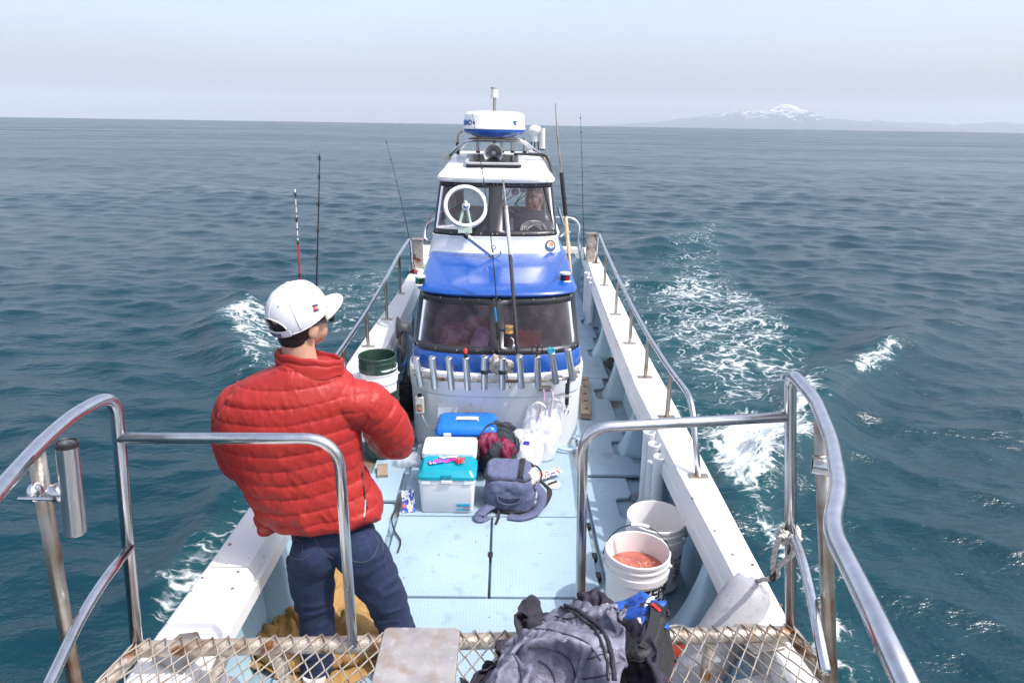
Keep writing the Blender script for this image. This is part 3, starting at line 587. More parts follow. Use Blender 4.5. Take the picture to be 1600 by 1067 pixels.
b = MB(); b.lathe([(.031, .018), (.032, .075), (.028, .08)], Matrix.Translation((-.115, 6.62, 2.475)), n=24); b.build('lamp_lens', M_glassw, mst)
b = MB(); b.lathe([(.030, .078), (.035, .08), (.035, .092), (.0001, .094)], Matrix.Translation((-.115, 6.62, 2.475)), n=24); b.build('lamp_cap', M_grey, mst)
hp = PY(771, 240, 6.08); Mh = Matrix.Translation(hp) @ Matrix.Rotation(R(90), 4, 'X') @ Matrix.Rotation(R(-4), 4, 'Y')
b = MB(); b.lathe([(.05, -.12), (.056, -.06), (.068, 0), (.080, .03), (.083, .034), (.078, .034), (.066, .004), (.05, -.05), (.034, -.075), (.0001, -.075)], Mh, n=32); hn = b.build('loudhailer_horn', M_lgrey, boat)
b = MB(); b.lathe([(.0001, .012), (.012, .01), (.022, -.002), (.024, -.03), (.028, -.07)], Mh, n=20); b.build('horn_throat', M_grey, hn)
b = MB(); b.box(hp+Vector((0, .03, -.085)), (.12, .06, .03)); b.build('horn_bracket', M_steelo, hn, bevel=.006)
b = MB(); 
for s in (-1, 1): b.box(hp+Vector((s*.050, -.012, .0)), (.010, .012, .022))
b.build('horn_dark_vanes', M_black, hn)
for px, y in ((747, 6.5), (785, 6.45), (801, 6.45), (820, 6.45)):
    t = PY(px, 226, y); b = MB(); b.tube([t+Vector((0, 0, .06)), t+Vector((0, 0, -.055))], .020, 14); rt = b.build('rod_tube', M_steelb, arch)
    b = MB(); b.tube([t+Vector((0, 0, -.056)), t+Vector((0, 0, -.075))], .019, 14); b.build('tube_foot', M_black, rt)
b = MB(); b.tube(spl([PY(723, 205, 6.6), PY(717, 209, 6.6), PY(715, 217, 6.6), PY(715, 224, 6.6)], 4), .012, 10); b.build('side_handle', M_steelo, arch)
b = MB(); b.tube([PY(715, 223, 6.6), PY(716, 241, 6.6)], .016, 10); b.build('handle_grip', M_black, arch)
b = MB(); b.tube(spl([PY(803, 241, 6.3), PY(845, 242, 6.3), PY(857, 250, 6.25), PY(862, 270, 6.2)], 5), .012, 10); b.build('black_hose', M_black, boat)
sc = PY(836, 204, 6.55); b = MB(); b.ell(sc, (.062, .062, .045)); b.tube([sc+Vector((0, 0, -.01)), sc+Vector((0, 0, -.10))], [.038, .03], 16); sl_ = b.build('searchlight', M_pvc, boat)
b = MB(); b.tube([sc+Vector((.065, -.02, .02)), sc+Vector((.07, -.02, -.16))], .026, 14); b.build('lamp_barrel', M_lgrey, sl_)
b = MB(); b.tube([sc+Vector((.07, -.02, -.16)), sc+Vector((.07, -.02, -.172))], .023, 14); b.build('barrel_end', M_black, sl_)
b = MB()
for dx in (-.03, 0, .03): b.tube([sc+Vector((dx, 0, -.1)), sc+Vector((dx*1.3, 0, -.22))], .006, 6)
b.build('lamp_cables', M_black, sl_)
b = MB(); b.box(sc+Vector((0, 0, -.2)), (.12, .06, .05)); b.build('lamp_foot', M_lgrey, sl_, bevel=.01)
# grab rails beside the wheelhouse and at the stern
for p in ([PY(683, 340, 6.2), PY(668, 352, 5.9), PY(664, 372, 5.8), PY(676, 378, 5.8)], [PY(872, 325, 6.2), PY(880, 350, 6.0), PY(884, 362, 5.9), PY(876, 370, 5.8)]):
    b = MB(); b.tube(spl(p, 6), .012, 10); b.build('grab_rail', M_steel, wh, smooth=170)
sr = [PZ(905, 399, GZ), PY(905, 350, 9.4), PY(895, 341, 9.4), PY(868, 340, 9.4), PY(840, 340, 9.4)]
b = MB(); b.tube(fillet(sr, .1), .018, 10); b.build('stern_rail', M_steel, boat, smooth=170)
# navigation lights on the blue roof
for px, py, y, lens, nm in ((656.5, 438, 4.86, M_greenlens, 'green'), (883, 433, 4.93, M_redlens, 'red')):
    p = PY(px, py, y); T = Matrix.Translation(p)
    b = MB(); b.lathe([(.0001, -.037), (.045, -.035), (.047, -.028), (.036, -.024), (.036, -.02)], T, n=24); nl = b.build('navigation_light', M_lgrey, boat); tag(nl, nm+' navigation light on the front edge of the blue cabin roof')
    sgn = -1 if nm == 'green' else 1
    b = MB(); b.lathe([(.034, -.022), (.036, .0), (.034, .022)], T, n=24); b.build('lamp_lens', lens, nl)
    b = MB(); b.prism([(.0365*math.cos(t), .0365*math.sin(t)) for t in np.linspace(R(200 if sgn > 0 else 265), R(275 if sgn > 0 else 340), 10)]+[(0, 0)], -.022, .022, T); b.build('lamp_screen', M_blackg, nl)
    b = MB(); b.lathe([(.036, .020), (.040, .024), (.040, .034), (.034, .037), (.0001, .038)], T, n=24); b.build('lamp_cap', M_lgrey, nl)
    b = MB(); b.tube([p+Vector((0, -.005, -.036)), p+Vector((0, .015, -.06)), p+Vector((0, .05, -.065))], .010, 8); b.build('lamp_stem', M_grey, nl)
# row of rod holders on a tube across the cabin front
HP = [(650, 559, 658, 603), (675, 558, 680, 607), (701, 559, 706, 608), (728, 558, 731, 609), (757, 557, 757, 608), (785, 558, 785, 608), (811, 556, 815, 606), (839, 556, 841, 605), (862, 551, 869, 599), (887, 545, 895, 594)]
HT = []
rail_pts = []
for x in np.linspace(-.62, .51, 21):
    f = (x-CX)/.66; p = uv(CX, (.585, .66, 4.345, .33), ('f', max(-.98, min(.98, f)))); rail_pts.append(p)
b = MB(); b.tube(rail_pts, .0115, 10); rr_ = b.build('rod_holder_rail', M_rust, boat, smooth=170)
for x in (-.5, -.2, .1, .4):
    f = (x-CX)/.66; p = uv(CX, (.585, .66, 4.345, .33), ('f', f)); b = MB(); b.tube([p, p+Vector((0, .09, .0))], .009, 8); b.build('rail_bracket', M_rust, rr_)
for i, (a, c, e, f) in enumerate(HP):
    xm = PY((a+e)/2, (c+f)/2, 4.35).x; fr_ = max(-.97, min(.97, (xm-CX)/.66)); y = uv(CX, (.585, .66, 4.345, .33), ('f', fr_)).y-.032
    t, o_ = PY(a, c, y-.012), PY(e, f, y+.012); HT.append((t, o_))
    b = MB(); hollow(b, t, o_, .0235); b.build('rod_holder', M_steelb, rr_)
    b = MB(); mid = t*.55+o_*.45; b.tube([mid+Vector((0, -.004, .012)), mid+Vector((0, -.004, -.012))], .027, 14) if i in (4, 5) else b.box(mid+Vector((0, .026, 0)), (.03, .02, .04)); b.build('holder_clamp', M_black if i in (4, 5) else M_steelo, rr_)
b = MB()
for p, q in (((662, 586), (716, 578)), ((792, 580), (800, 596)), ((712, 570), (722, 566))): b.tube(spl([PY(*p, 4.36), PY((p[0]+q[0])/2, max(p[1], q[1])+10, 4.37), PY(*q, 4.36)], 6), .0022, 5)
b.build('fishing_line_loops', M_black, rr_)
# junction box, vent plates, hose outlet on the cabin front
jy = 4.50; p = PY(656, 632, jy); b = MB(); b.box(p, (.062, .05, .125)); jb = b.build('junction_box', mat('beige_plastic', (.56, .54, .47), .5), boat, bevel=.008)
b = MB(); b.box(p+Vector((0, -.027, -.012)), (.036, .008, .055)); b.build('switch_plate', M_oldwood, jb, bevel=.003)
b = MB(); b.ell(p+Vector((.002, -.033, -.024)), (.010, .006, .010)); b.build('orange_button', mat('orange_button', (.62, .16, .05), .4), jb)
b = MB(); b.tube([p+Vector((0, 0, .062)), p+Vector((0, 0, .08))], .016, 12); b.build('gland', M_black, jb)
b = MB(); b.tube(spl([p+Vector((.005, 0, -.06)), PY(662, 655, jy-.03), PY(670, 668, jy-.06), PY(690, 676, jy-.05)], 6), .008, 8); b.build('power_cable', M_grey, jb)
def plate(x, z, w, h, name):
    f = (x-CX)/.626; y = uv(CX, lerp(C0, C1, z/.43), ('f', f)).y; t = uv(CX, lerp(C0, C1, z/.43), ('f', f+.03))-uv(CX, lerp(C0, C1, z/.43), ('f', f-.03)); a = math.atan2(t.y, t.x)
    Mp = Matrix.Translation((x, y-.003, z)) @ Matrix.Rotation(a, 4, 'Z') @ Matrix.Rotation(R(85), 4, 'X'); b = MB(); b.prism(rrect(w, h, .03), -.004, .006, Mp); o = b.build(name, M_white, cab, bevel=.002)
    s = MB()
    for i in (-1, 0, 1):
        for j in (-1, 1): s.ell(Mp @ Vector((i*(w/2-.018), j*(h/2-.018), .006)), (.005, .003, .005), n=8, k=4)
    s.build('screws', M_steelo, o)
plate(-.34, .27, .26, .24, 'access_plate'); plate(.30, .24, .26, .30, 'access_plate')
p = PY(852, 607, 4.42); b = MB(); b.box(p, (.085, .05, .03)); ho = b.build('hose_outlet', M_steelo, boat, bevel=.005)
M_hose = mat('striped_hose', (.62, .60, .68), .25, var2=(26, .52, .56, (.50, .12, .30)), stretch=(9, 9, .05))
for pts in ([(850, 608), (849, 625), (842, 648), (839, 668)], [(861, 607), (864, 622), (861, 640), (857, 664)]):
    b = MB(); b.tube(spl([PY(*q, 4.37) for q in pts], 6), .009, 10); b.build('water_hose', M_hose, ho, smooth=170)
# line hauler on the left
c = PY(634, 512, 5.35); Mx = Matrix.Translation(c) @ Matrix.Rotation(R(90), 4, 'Y')
b = MB(); b.lathe([(.0001, -.075), (.09, -.075), (.095, -.065), (.06, -.045), (.045, -.02), (.045, .02), (.07, .05), (.09, .06), (.0001, .062)], Mx, n=32); lh = b.build('line_hauler', mat('worn_alloy', (.33, .32, .31), .5, .6, var=(14, .2)), boat)
b = MB(); b.tube([c+Vector((-.03, 0, -.05)), c+Vector((-.02, .02, -.50))], .022, 12); b.build('hauler_post', M_steelo, lh); b = MB(); b.tube(spl([c+Vector((-.05, 0, -.06)), c+Vector((-.065, 0, -.14)), c+Vector((-.02, 0, -.2))], 5), .016, 10); b.build('crank_arm', M_rust, lh)
# white rod pipes strapped to the bulwark
def pipes(base, n, top, dx, dy, h):
    g = None
    for k in range(n):
        x, y = base[0]+dx*k, base[1]+dy*k; b = MB(); hollow(b, Vector((x, y, top-.025*k)), Vector((x+.01, y+.03, top-h-.02*k)), .034, .004); o = b.build('rod_pipe', M_pvc, boat)
pipes((.85, 3.62), 3, .56, .010, -.105, .48)
b = MB(); b.tube([(.83, 3.5, .43), (.93, 3.38, .43)], .012, 8); b.tube([(.85, 3.40, .46), (.95, 3.42, .44)], .012, 8); b.build('pipe_bracket', M_pvc, boat)
pipes((.99, 8.1), 3, .56, .012, -.16, .5)
# ------------------------------------------------------------------ coolers on the deck
def rbox(b, x0, x1, y0, y1, zs, r, n=5):
    """rounded box lofted through (z, inset) levels"""
    cx, cy, w, h = (x0+x1)/2, (y0+y1)/2, x1-x0, y1-y0
    b.loft([[Vector((cx+x, cy+y, z)) for x, y in rrect(w-2*i, h-2*i, max(.004, r-i*.5), n)] for z, i in zs]); return b
M_cw = mat('cooler_white', (.68, .69, .71), .35, var=(5, .04)); M_cwg = mat('cooler_band', (.70, .73, .78), .4)
M_teal = mat('cooler_teal', (.0, .26, .34), .3, var=(6, .08)); M_cblue = mat('cooler_blue', (.006, .14, .56), .28, var=(6, .1))
M_ltgrey = mat('latch_grey', (.62, .62, .64), .4)
# white cooler with teal lid
x0, x1, y0, y1 = PZ(655, 803, 0).x, PZ(742, 803, 0).x, 3.625, 3.855
t = thing('cool_box', ((x0+x1)/2, (y0+y1)/2, 0), 'white cool box with a teal lid and lures lying on top', 'cooler', 'coolers on the deck')
b = MB(); rbox(b, x0, x1, y0, y1, [(.0, .016), (.01, .010), (.20, .0), (.203, -.003), (.225, -.004), (.226, .004)], .03); b.build('body', M_cw, t, smooth=30)
b = MB(); rbox(b, x0-.006, x1+.006, y0-.006, y1+.006, [(.226, .002), (.232, -.004), (.250, -.002), (.266, .012), (.281, .026), (.282, .06)], .034); ld = b.build('lid', M_teal, t, smooth=25, bevel=.003)
cx = (x0+x1)/2; b = MB(); b.box((cx, y0-.008, .252), (.062, .012, .030)); b.build('lid_recess', mat('teal_recess', (.0, .22, .30), .4), ld, bevel=.004)
b = MB(); b.box((cx, y0-.008, .222), (.066, .014, .022)); b.build('latch', M_cw, t, bevel=.004)
b = MB(); 
for s in (-1, 1): b.box((cx+s*.125, y0-.003, .216), (.05, .008, .028))
b.build('lid_tabs', M_cwg, t, bevel=.003)
b = MB(); b.box((x0+.265, y0+.004, .052), (.082, .006, .010)); b.box((x0+.265, y0+.0035, .026), (.082, .006, .006)); lb = b.build('side_label', mat('label_teal', (.02, .27, .45), .4), t)
b = MB()
for k in range(6): b.box((x0+.232+.013*k, y0+.004, .061), (.008, .006, .008+.004*(k % 2)))
b.build('label_pattern', mat('label_teal2', (.02, .27, .45), .4), lb)
b = MB(); b.box((x0+.285, y0+.004, .038), (.036, .005, .006)); b.build('label_red_line', mat('label_red', (.65, .25, .25), .4), lb)
# white tackle cooler
X0, X1 = PY(655, 700, 3.86).x+.01, PY(743, 700, 3.86).x+.005
t = thing('cool_box', ((X0+X1)/2, 3.98, 0), 'low plain white cool box between the teal lidded one and the blue one', 'cooler', 'coolers on the deck')
b = MB(); rbox(b, X0+.008, X1-.008, 3.885, 4.085, [(0, .008), (.01, .004), (.235, .0)], .025); b.build('body', mat('cooler_bluegrey', (.10, .20, .45), .4), t, smooth=30)
b = MB(); rbox(b, X0, X1, 3.875, 4.095, [(.235, .004), (.24, 0), (.275, .0), (.288, .008), (.290, .02)], .026); ld = b.build('lid', M_cw, t, smooth=25)
b = MB()
for k in (.2, .34, .66, .80): b.box((X0+(X1-X0)*k, 3.875, .248), (.012, .012, .024))
b.build('hinge', M_cwg, ld, bevel=.003)
b = MB()
for x in (X0-.006, X1+.006): b.box((x, 3.98, .22), (.016, .10, .05))
b.build('side_grip', M_black, t, bevel=.005)
# blue cooler
X0, X1 = PY(681, 672, 4.14).x, PY(776, 672, 4.14).x
t = thing('cool_box', ((X0+X1)/2, 4.25, 0), 'blue cool box with white carrying handle and two grey latches against the cabin', 'cooler', 'coolers on the deck')
b = MB(); rbox(b, X0+.008, X1-.008, 4.145, 4.395, [(0, .012), (.01, .006), (.255, 0)], .03); b.build('body', M_cblue, t, smooth=30)
b = MB(); rbox(b, X0, X1, 4.135, 4.40, [(.256, .001), (.262, -.003), (.270, -.003), (.272, .0)], .034); b.build('lid_seal', M_cw, t, smooth=30)
b = MB(); rbox(b, X0-.005, X1+.005, 4.13, 4.405, [(.272, .0), (.278, -.004), (.298, -.002), (.325, .012), (.338, .03), (.341, .05)], .04); ld = b.build('lid', M_cblue, t, smooth=40)
cx = (X0+X1)/2; b = MB(); b.tube(fillet([(cx-.075, 4.24, .335), (cx-.07, 4.235, .354), (cx+.07, 4.235, .354), (cx+.075, 4.24, .335)], .015), .0095, 10, flat=.7); b.tube([(cx-.075, 4.275, .345), (cx+.075, 4.275, .345)], .008, 8); b.build('handle', M_cw, ld, smooth=170)
for s in (-.3, .3):
    b = MB(); b.box((cx+s*.42, 4.122, .268), (.052, .014, .062)); b.build('latch', M_ltgrey, t, bevel=.006)
b = MB(); b.box((X1+.012, 4.26, .285), (.014, .12, .03)); b.build('side_lug', M_cblue, t, bevel=.005)
# lures on the lid
def packet(name, label, cat, c, w, h, rz, tilt, cols, seed, group=None, lean=0):
    """printed plastic sachet: crumpled sheet with colour bands in it"""
    b = MB(); nx, ny = 44, 30; Q = Matrix.Rotation(rz, 3, 'Z') @ Matrix.Rotation(tilt, 3, 'X') @ Matrix.Rotation(lean, 3, 'Y')
    g = [[(w*(i/nx-.5), h*(j/ny-.5)) for i in range(nx+1)] for j in range(ny+1)]
    q = np.array([[x*30+seed, y*30, seed] for r in g for x, y in r]); z = (fbm(q, 3)-.4)*.022
    b.grid([[c+Q @ Vector((x, y, z[j*(nx+1)+i]+.004)) for i, (x, y) in enumerate(r)] for j, r in enumerate(g)])
    o = b.build(name, [mat(name+'_ink_%d' % k, cc, .25) for k, cc in enumerate(cols)], None, smooth=60, solid=.004, fix=False)
    rr = np.random.default_rng(seed); pc = np.array([[*p.center] for p in o.data.polygons]); fl = .55*vn(pc*np.array([60, 60, 30])+seed)+.35*vn(pc*np.array([150, 40, 60])+seed*2)+.25*vn(pc*22+seed)-.1
    for p, v in zip(o.data.polygons, fl): p.material_index = min(len(cols)-1, max(0, int(v*len(cols)*1.05)))
    return tag(o, label, cat, group)
packet('lure_packet', 'small white and magenta printed lure card lying on the teal lid', 'lure packet', Vector((x0+.115, 3.745, .286)), .135, .045, R(20), 0, [(.75, .72, .74), (.62, .05, .30), (.04, .10, .45), (.75, .70, .70)], 5)
packet('lure_packet', 'long white lure tag lying behind the red lures on the teal lid', 'lure packet', Vector((x0+.165, 3.80, .286)), .11, .02, R(4), 0, [(.78, .76, .78), (.70, .60, .66)], 9)
b = MB(); p0 = Vector((x0+.24, 3.745, .296))
for k in range(13):
    a = rng.uniform(0, 6.28); l = rng.uniform(.015, .045); b.tube(spl([p0+Vector((rng.uniform(-.02, .03), rng.uniform(-.03, .02), 0)), p0+Vector((l*math.cos(a)*.7, l*math.sin(a)*.7, .012)), p0+Vector((l*math.cos(a), l*math.sin(a), .0))], 3), [.005, .004]*4 if False else .0042, 6)
b.ell(p0+Vector((-.012, 0, .004)), (.014, .011, .010)); o = b.build('fishing_lure', mat('lure_red', (.70, .03, .04), .35), None, smooth=60); tag(o, 'tangle of red rubber skirt lures on the teal lid', 'lure')
b = MB(); b.ell(p0+Vector((-.045, .008, .002)), (.022, .007, .007), Matrix.Rotation(R(-15), 3, 'Z')); o = b.build('fishing_lure', mat('lure_pink', (.72, .02, .32), .3), None); tag(o, 'small magenta lure head beside the red lures on the teal lid', 'lure')
# ------------------------------------------------------------------ backpack, bags
M_heather = mat('heather_cloth', (.10, .115, .20), .9, var=(160, .35), var2=(60, .55, .8, (.15, .165, .26)), bump=(260, .5))
M_hd = mat('heather_dark', (.07, .08, .14), .9, var=(160, .3), bump=(260, .5)); M_webb = mat('black_webbing', (.018, .018, .022), .75, bump=(200, .4))
M_greycl = mat('grey_lining', (.42, .40, .39), .85, var=(20, .15), bump=(90, .4))
bx0, bx1 = PZ(757, 790, 0).x, PZ(838, 790, 0).x
t = thing('backpack', ((bx0+bx1)/2, 3.77, 0), 'blue grey heather backpack with black trim lying open beside the teal cool box', 'backpack')
bc = Vector(((bx0+bx1)/2, 3.77, 0)); rot = R(-6)
def bpt(x, y, z): return bc+Matrix.Rotation(rot, 3, 'Z') @ Vector((x, y, z))
def cloth_disp(amp, sc, sx=(1, 1, 1), seed=0., fine=0.0):
    def f(P, Nn):
        q = P*np.array(sx)*sc+seed; d = amp*(ridge(q)*.6+fbm(q*1.9+5, 3)-.85)
        if fine: d = d+fine*(fbm(P*60, 2)-.5)
        return P+Nn*d[:, None]
    return f
b = MB(); Mz = Matrix.Rotation(rot, 3, 'Z'); b.loft([[bpt(x*sx, y*sy-.01, z) for x, y in rrect(.30, .25, .06)] for z, sx, sy in ((.0, .92, .92), (.02, 1.0, 1.0), (.10, 1.02, 1.0), (.17, .98, .92), (.195, .9, .84))])
organic('bag_body', b, M_heather, t, .009, 5, cloth_disp(.016, 13, (1, 1, 1.6), 3.3))
b = MB(); b.loft([[bpt(x*s+(-.012), y*s+.01, z+.05*(y/.12)*.3) for x, y in rrect(.275, .20, .05)] for z, s in ((.20, .96), (.205, 1.0), (.226, 1.0), (.236, .93))])
fl = organic('top_flap', b, M_heather, t, .007, 4, cloth_disp(.007, 18, (1, 1, 1), 9.1))
b = MB(); pr_ = [bpt(x-.012, y+.01, .212+.05*(y/.12)*.3) for x, y in rrect(.286, .211, .052)]; b.tube(pr_+[pr_[0]], .0065, 8); b.build('piping', M_webb, fl, smooth=170)
b = MB(); b.loft([[bpt(.066+dx, y, .238+.05*(y/.12)*.3+dz) for y in (-.092, .0, .10)] for dx, dz in ((-.017, -.012), (-.015, .006), (.015, .006), (.017, -.012))], cap=False, closed=False); b.build('flap_strap', M_webb, fl, solid=.003)
b = MB(); b.tube(spl([bpt(-.07, -.134, .115), bpt(-.06, -.146, .085), bpt(.0, -.152, .068), bpt(.06, -.146, .085), bpt(.075, -.134, .115)], 6), .012, 8, flat=.5); b.tube(spl([bpt(-.08, -.138, .12), bpt(0, -.142, .105), bpt(.085, -.138, .12)], 6), .004, 6); b.build('pocket_edge', M_hd, t, smooth=170)
b = MB(); b.tube(spl([bpt(-.15, -.12, .03), bpt(-.05, -.14, .018), bpt(.06, -.142, .016), bpt(.15, -.10, .035)], 6), .009, 8); b.build('zip', M_webb, t, smooth=170)
b = MB(); b.ell(bpt(.13, .0, .19), (.055, .07, .035), Matrix.Rotation(R(25), 3, 'Y')); b.ell(bpt(.10, -.06, .185), (.06, .04, .022)); organic('lining', b, M_greycl, t, .006, 3, cloth_disp(.016, 26, (1, 1, 1), 1.7))
def strap(name, pts, w, m, par, th=.006):
    P = spl(pts, 6); rings = []
    for i, p in enumerate(P):
        T = (P[min(i+1, len(P)-1)]-P[max(0, i-1)]).normalized(); S = T.cross(Vector((0, 0, 1))).normalized(); U = S.cross(T)
        rings.append([p+S*w/2, p+S*w*.45+U*th, p-S*w*.45+U*th, p-S*w/2, p-S*w*.45-U*th, p+S*w*.45-U*th])
    b = MB(); b.loft(rings); return b.build(name, m, par, smooth=60)
strap('shoulder_strap', [bpt(-.10, -.13, .045), bpt(-.135, -.17, .04), bpt(-.165, -.215, .025), bpt(-.155, -.235, .012), bpt(-.12, -.20, .010)], .066, M_heather, t, .005)
strap('shoulder_strap', [bpt(.16, -.02, .14), bpt(.20, -.05, .09), bpt(.175, -.13, .03), bpt(.09, -.19, .014), bpt(.01, -.185, .012)], .060, M_heather, t, .005)
strap('webbing_strap', [bpt(.17, .02, .16), bpt(.24, .03, .08), bpt(.22, -.05, .04), bpt(.17, -.13, .02)], .035, M_webb, t)
strap('webbing_strap', [bpt(-.06, -.14, .03), bpt(-.05, -.19, .012), bpt(-.06, -.27, .006)], .014, M_webb, t, .003)
b = MB(); b.tube(spl([bpt(.10, .10, .22), bpt(.16, .10, .20), bpt(.19, .04, .18), bpt(.175, -.02, .16)], 6), .006, 6); b.build('trim_cord', M_webb, t, smooth=170)
c = PZ(790, 796, .0); b = MB(); b.box(c+Vector((0, 0, .014)), (.085, .032, .026), Matrix.Rotation(R(-12), 3, 'Z')); o = b.build('battery_pack', mat('aqua_plastic', (.16, .58, .62), .35), None, bevel=.008, seg=3); tag(o, 'small aqua plastic stick lying in front of the backpack', 'power bank')
# maroon and black holdall, open
hc = PY(774, 694, 4.13); hc = Vector((hc.x, 4.13, .16))
t = thing('holdall', (hc.x, hc.y, 0), 'open black bag with a maroon lining slumped behind the backpack', 'bag')
M_slate = mat('slate_cloth', (.022, .030, .040), .8, var=(20, .3), bump=(120, .4)); M_maroon = mat('maroon_cloth', (.17, .006, .04), .6, var=(30, .4), bump=(60, .4))
b = MB(); b.ell(hc+Vector((0, .03, -.02)), (.145, .11, .15)); b.ell(hc+Vector((.05, .02, .04)), (.11, .10, .11)); b.ell(hc+Vector((-.06, .08, .12)), (.09, .04, .05)); b.ell(hc+Vector((.02, .10, .13)), (.12, .035, .045))
organic('bag_body', b, M_slate, t, .009, 4, cloth_disp(.035, 11, (1, 1, 1.3), 2.2))
b = MB(); b.ell(hc+Vector((-.04, -.05, .07)), (.085, .07, .09)); b.ell(hc+Vector((.05, -.05, .045)), (.08, .07, .08)); organic('lining', b, M_maroon, t, .007, 3, cloth_disp(.035, 17, (1.5, 1, .8), 7.7))
b = MB(); b.ell(hc+Vector((.0, -.085, .085)), (.062, .03, .04)); b.ell(hc+Vector((-.02, -.115, .02)), (.045, .028, .08), Matrix.Rotation(R(12), 3, 'Y')); organic('folded_flap', b, M_slate, t, .006, 3, cloth_disp(.016, 19, (1, 1, 1), 4.2))
b = MB(); b.tube(spl([hc+Vector((-.12, -.02, .10)), hc+Vector((-.04, .03, .19)), hc+Vector((.08, .02, .175)), hc+Vector((.14, -.05, .10)), hc+Vector((.11, -.10, .06))], 6), .006, 8); b.build('rolled_rim', M_slate, t, smooth=170)
# white carrier bags
M_film = thin('carrier_bag_film', (.86, .87, .90), .30, .90)
def carrier(c, w, d, h, label, seed, handle=True, flop=0):
    t = thing('plastic_bag', (c.x, c.y, 0), label, 'plastic bag', 'white carrier bags by the cabin'); b = MB(); n = 56; rings = []; K = 26
    for k in range(K+1):
        u = k/K; rr = []
        for j in range(n):
            a = 2*math.pi*j/n; s = .80+.32*math.sin(min(1, u*1.25)*math.pi*.62)-.35*max(0, u-.6); x, y = w/2*s*math.copysign(abs(math.cos(a))**.8, math.cos(a)), d/2*s*math.sin(a)*(1-.55*u)
            rr.append((c.x+x+flop*u*u, c.y+y+.05*u, .004+h*u))
        rings.append(rr)
    Pn = np.array([p for r in rings for p in r]); q = Pn*np.array([22, 22, 9])+seed; dn = (ridge(q)*.55+ridge(q*2.3+3)*.35+vn(q*4)*.2-.62)*.032
    cen = np.repeat(np.array([[c.x+flop*(k/K)**2, c.y+.05*k/K, .0] for k in range(K+1)]), n, 0); dr = Pn-cen; dr[:, 2] = 0; dr /= np.linalg.norm(dr, axis=1)[:, None]+1e-9
    Pn = Pn+dr*dn[:, None]*np.clip(np.repeat(np.arange(K+1)/K, n)*4, .1, 1)[:, None]; Pn[:, 2] += (vn(q*.9+40)-.5)*.05*np.repeat(np.arange(K+1)/K, n); Pn[:, 2] = np.maximum(Pn[:, 2], .003)
    b.loft([[Vector(Pn[k*n+j]) for j in range(n)] for k in range(K+1)], cap=False); b.f.append(tuple(range(n-1, -1, -1))); b.build('bag_film', M_film, t, smooth=180, fix=False)
    if handle:
        for s, hx in ((-1, -.26), (1, .24)):
            b = MB(); p0 = Vector((c.x+flop+w*hx-.035, c.y+.03*s, h*.95)); p1 = p0+Vector((.10, 0, 0)); hh = .09
            P = spl([p0, p0+Vector((.0, .0, hh*.6)), (p0+p1)/2+Vector((.0, -.01, hh)), p1+Vector((0, 0, hh*.6)), p1], 6); b.loft([[p+Vector((0, .0, .012)), p+Vector((.004, -.006, 0)), p+Vector((.003, .002, -.014)), p+Vector((-.004, .006, 0))] for p in P]); b.build('bag_handle', M_film, t, smooth=60)
    return t
c = PZ(846, 731, 0); carrier(Vector((c.x+.0, c.y+.16, 0)), .24, .20, .36, 'tall white plastic carrier bag standing by the cabin front, handles up', 3.1, True, .02)
c = PZ(829, 742, 0); t = carrier(Vector((c.x-.01, c.y+.10, 0)), .18, .15, .25, 'smaller white plastic bag with a blue mark between the backpack and the tall carrier bag', 8.4, False, -.02)
b = MB(); b.prism([(-.022, -.012), (.02, -.016), (.024, .010), (-.016, .014)], 0, .002, Matrix.Translation(PY(822, 692, c.y+.04)) @ Matrix.Rotation(R(72), 4, 'X')); b.build('printed_mark', mat('bag_print', (.04, .05, .35), .4), t)
packet('lure_packet', 'orange and white printed lure sachet lying at the right of the backpack', 'lure packet', PZ(858, 744, .02)+Vector((0, 0, .02)), .17, .06, R(32), R(14), [(.75, .74, .74), (.72, .10, .03), (.78, .77, .76), (.05, .08, .42), (.75, .50, .06)], 21)
packet('lure_packet', 'blue and orange striped sachet leaning on the left side of the teal lidded cool box', 'lure packet', PZ(638, 783, .05), .075, .135, R(12), R(48), [(.03, .06, .36), (.75, .76, .78), (.04, .08, .42), (.72, .09, .02)], 33)
c = PZ(863, 757, .008); b = MB(); b.lathe([(.0001, .008), (.04, .008), (.052, .004), (.052, -.004)], Matrix.Translation(c), n=30); sp_ = b.build('line_spool', M_cw, None); tag(sp_, 'flat white line spool with a black tab under the orange sachet', 'line spool')
b = MB(); b.box(c+Vector((.0, .0, .014)), (.07, .016, .01), Matrix.Rotation(R(35), 3, 'Z')); b.build('black_tab', M_black, sp_, bevel=.003)
c = PZ(640, 722, .01); b = MB(); b.ell(c+Vector((0, 0, .02)), (.10, .07, .03)); o = organic('clear_bag', b, thin('clear_film', (.7, .74, .8), .3, .35), None, .007, 2, cloth_disp(.03, 24, (1, 1, 1), 5.5)); tag(o, 'crumpled clear plastic bag on the deck left of the coolers', 'plastic bag')
c = PZ(597, 742, .0); b = MB(); b.box(c+Vector((0, .02, .02)), (.07, .16, .03), Matrix.Rotation(R(10), 3, 'Z')); o = b.build('wood_block', M_oldwood, None, bevel=.004); tag(o, 'short brown wooden block on the deck beside the red sleeve', 'wood block')
b = MB(); c = PZ(886, 697, .012)
b.tube([c+Vector((.085*math.cos(t)*(1+.03*t), .085*math.sin(t)*(1+.03*t)+.0, .004*t)) for t in np.linspace(1.6, 9.2, 50)]+[c+Vector((-.25, .03, .03)), c+Vector((-.35, .06, .02))], .010, 10); o = b.build('hose_coil', mat('pale_blue_hose', (.42, .52, .68), .4), None, smooth=170); tag(o, 'loop of pale blue hose on the deck right of the carrier bags', 'hose')
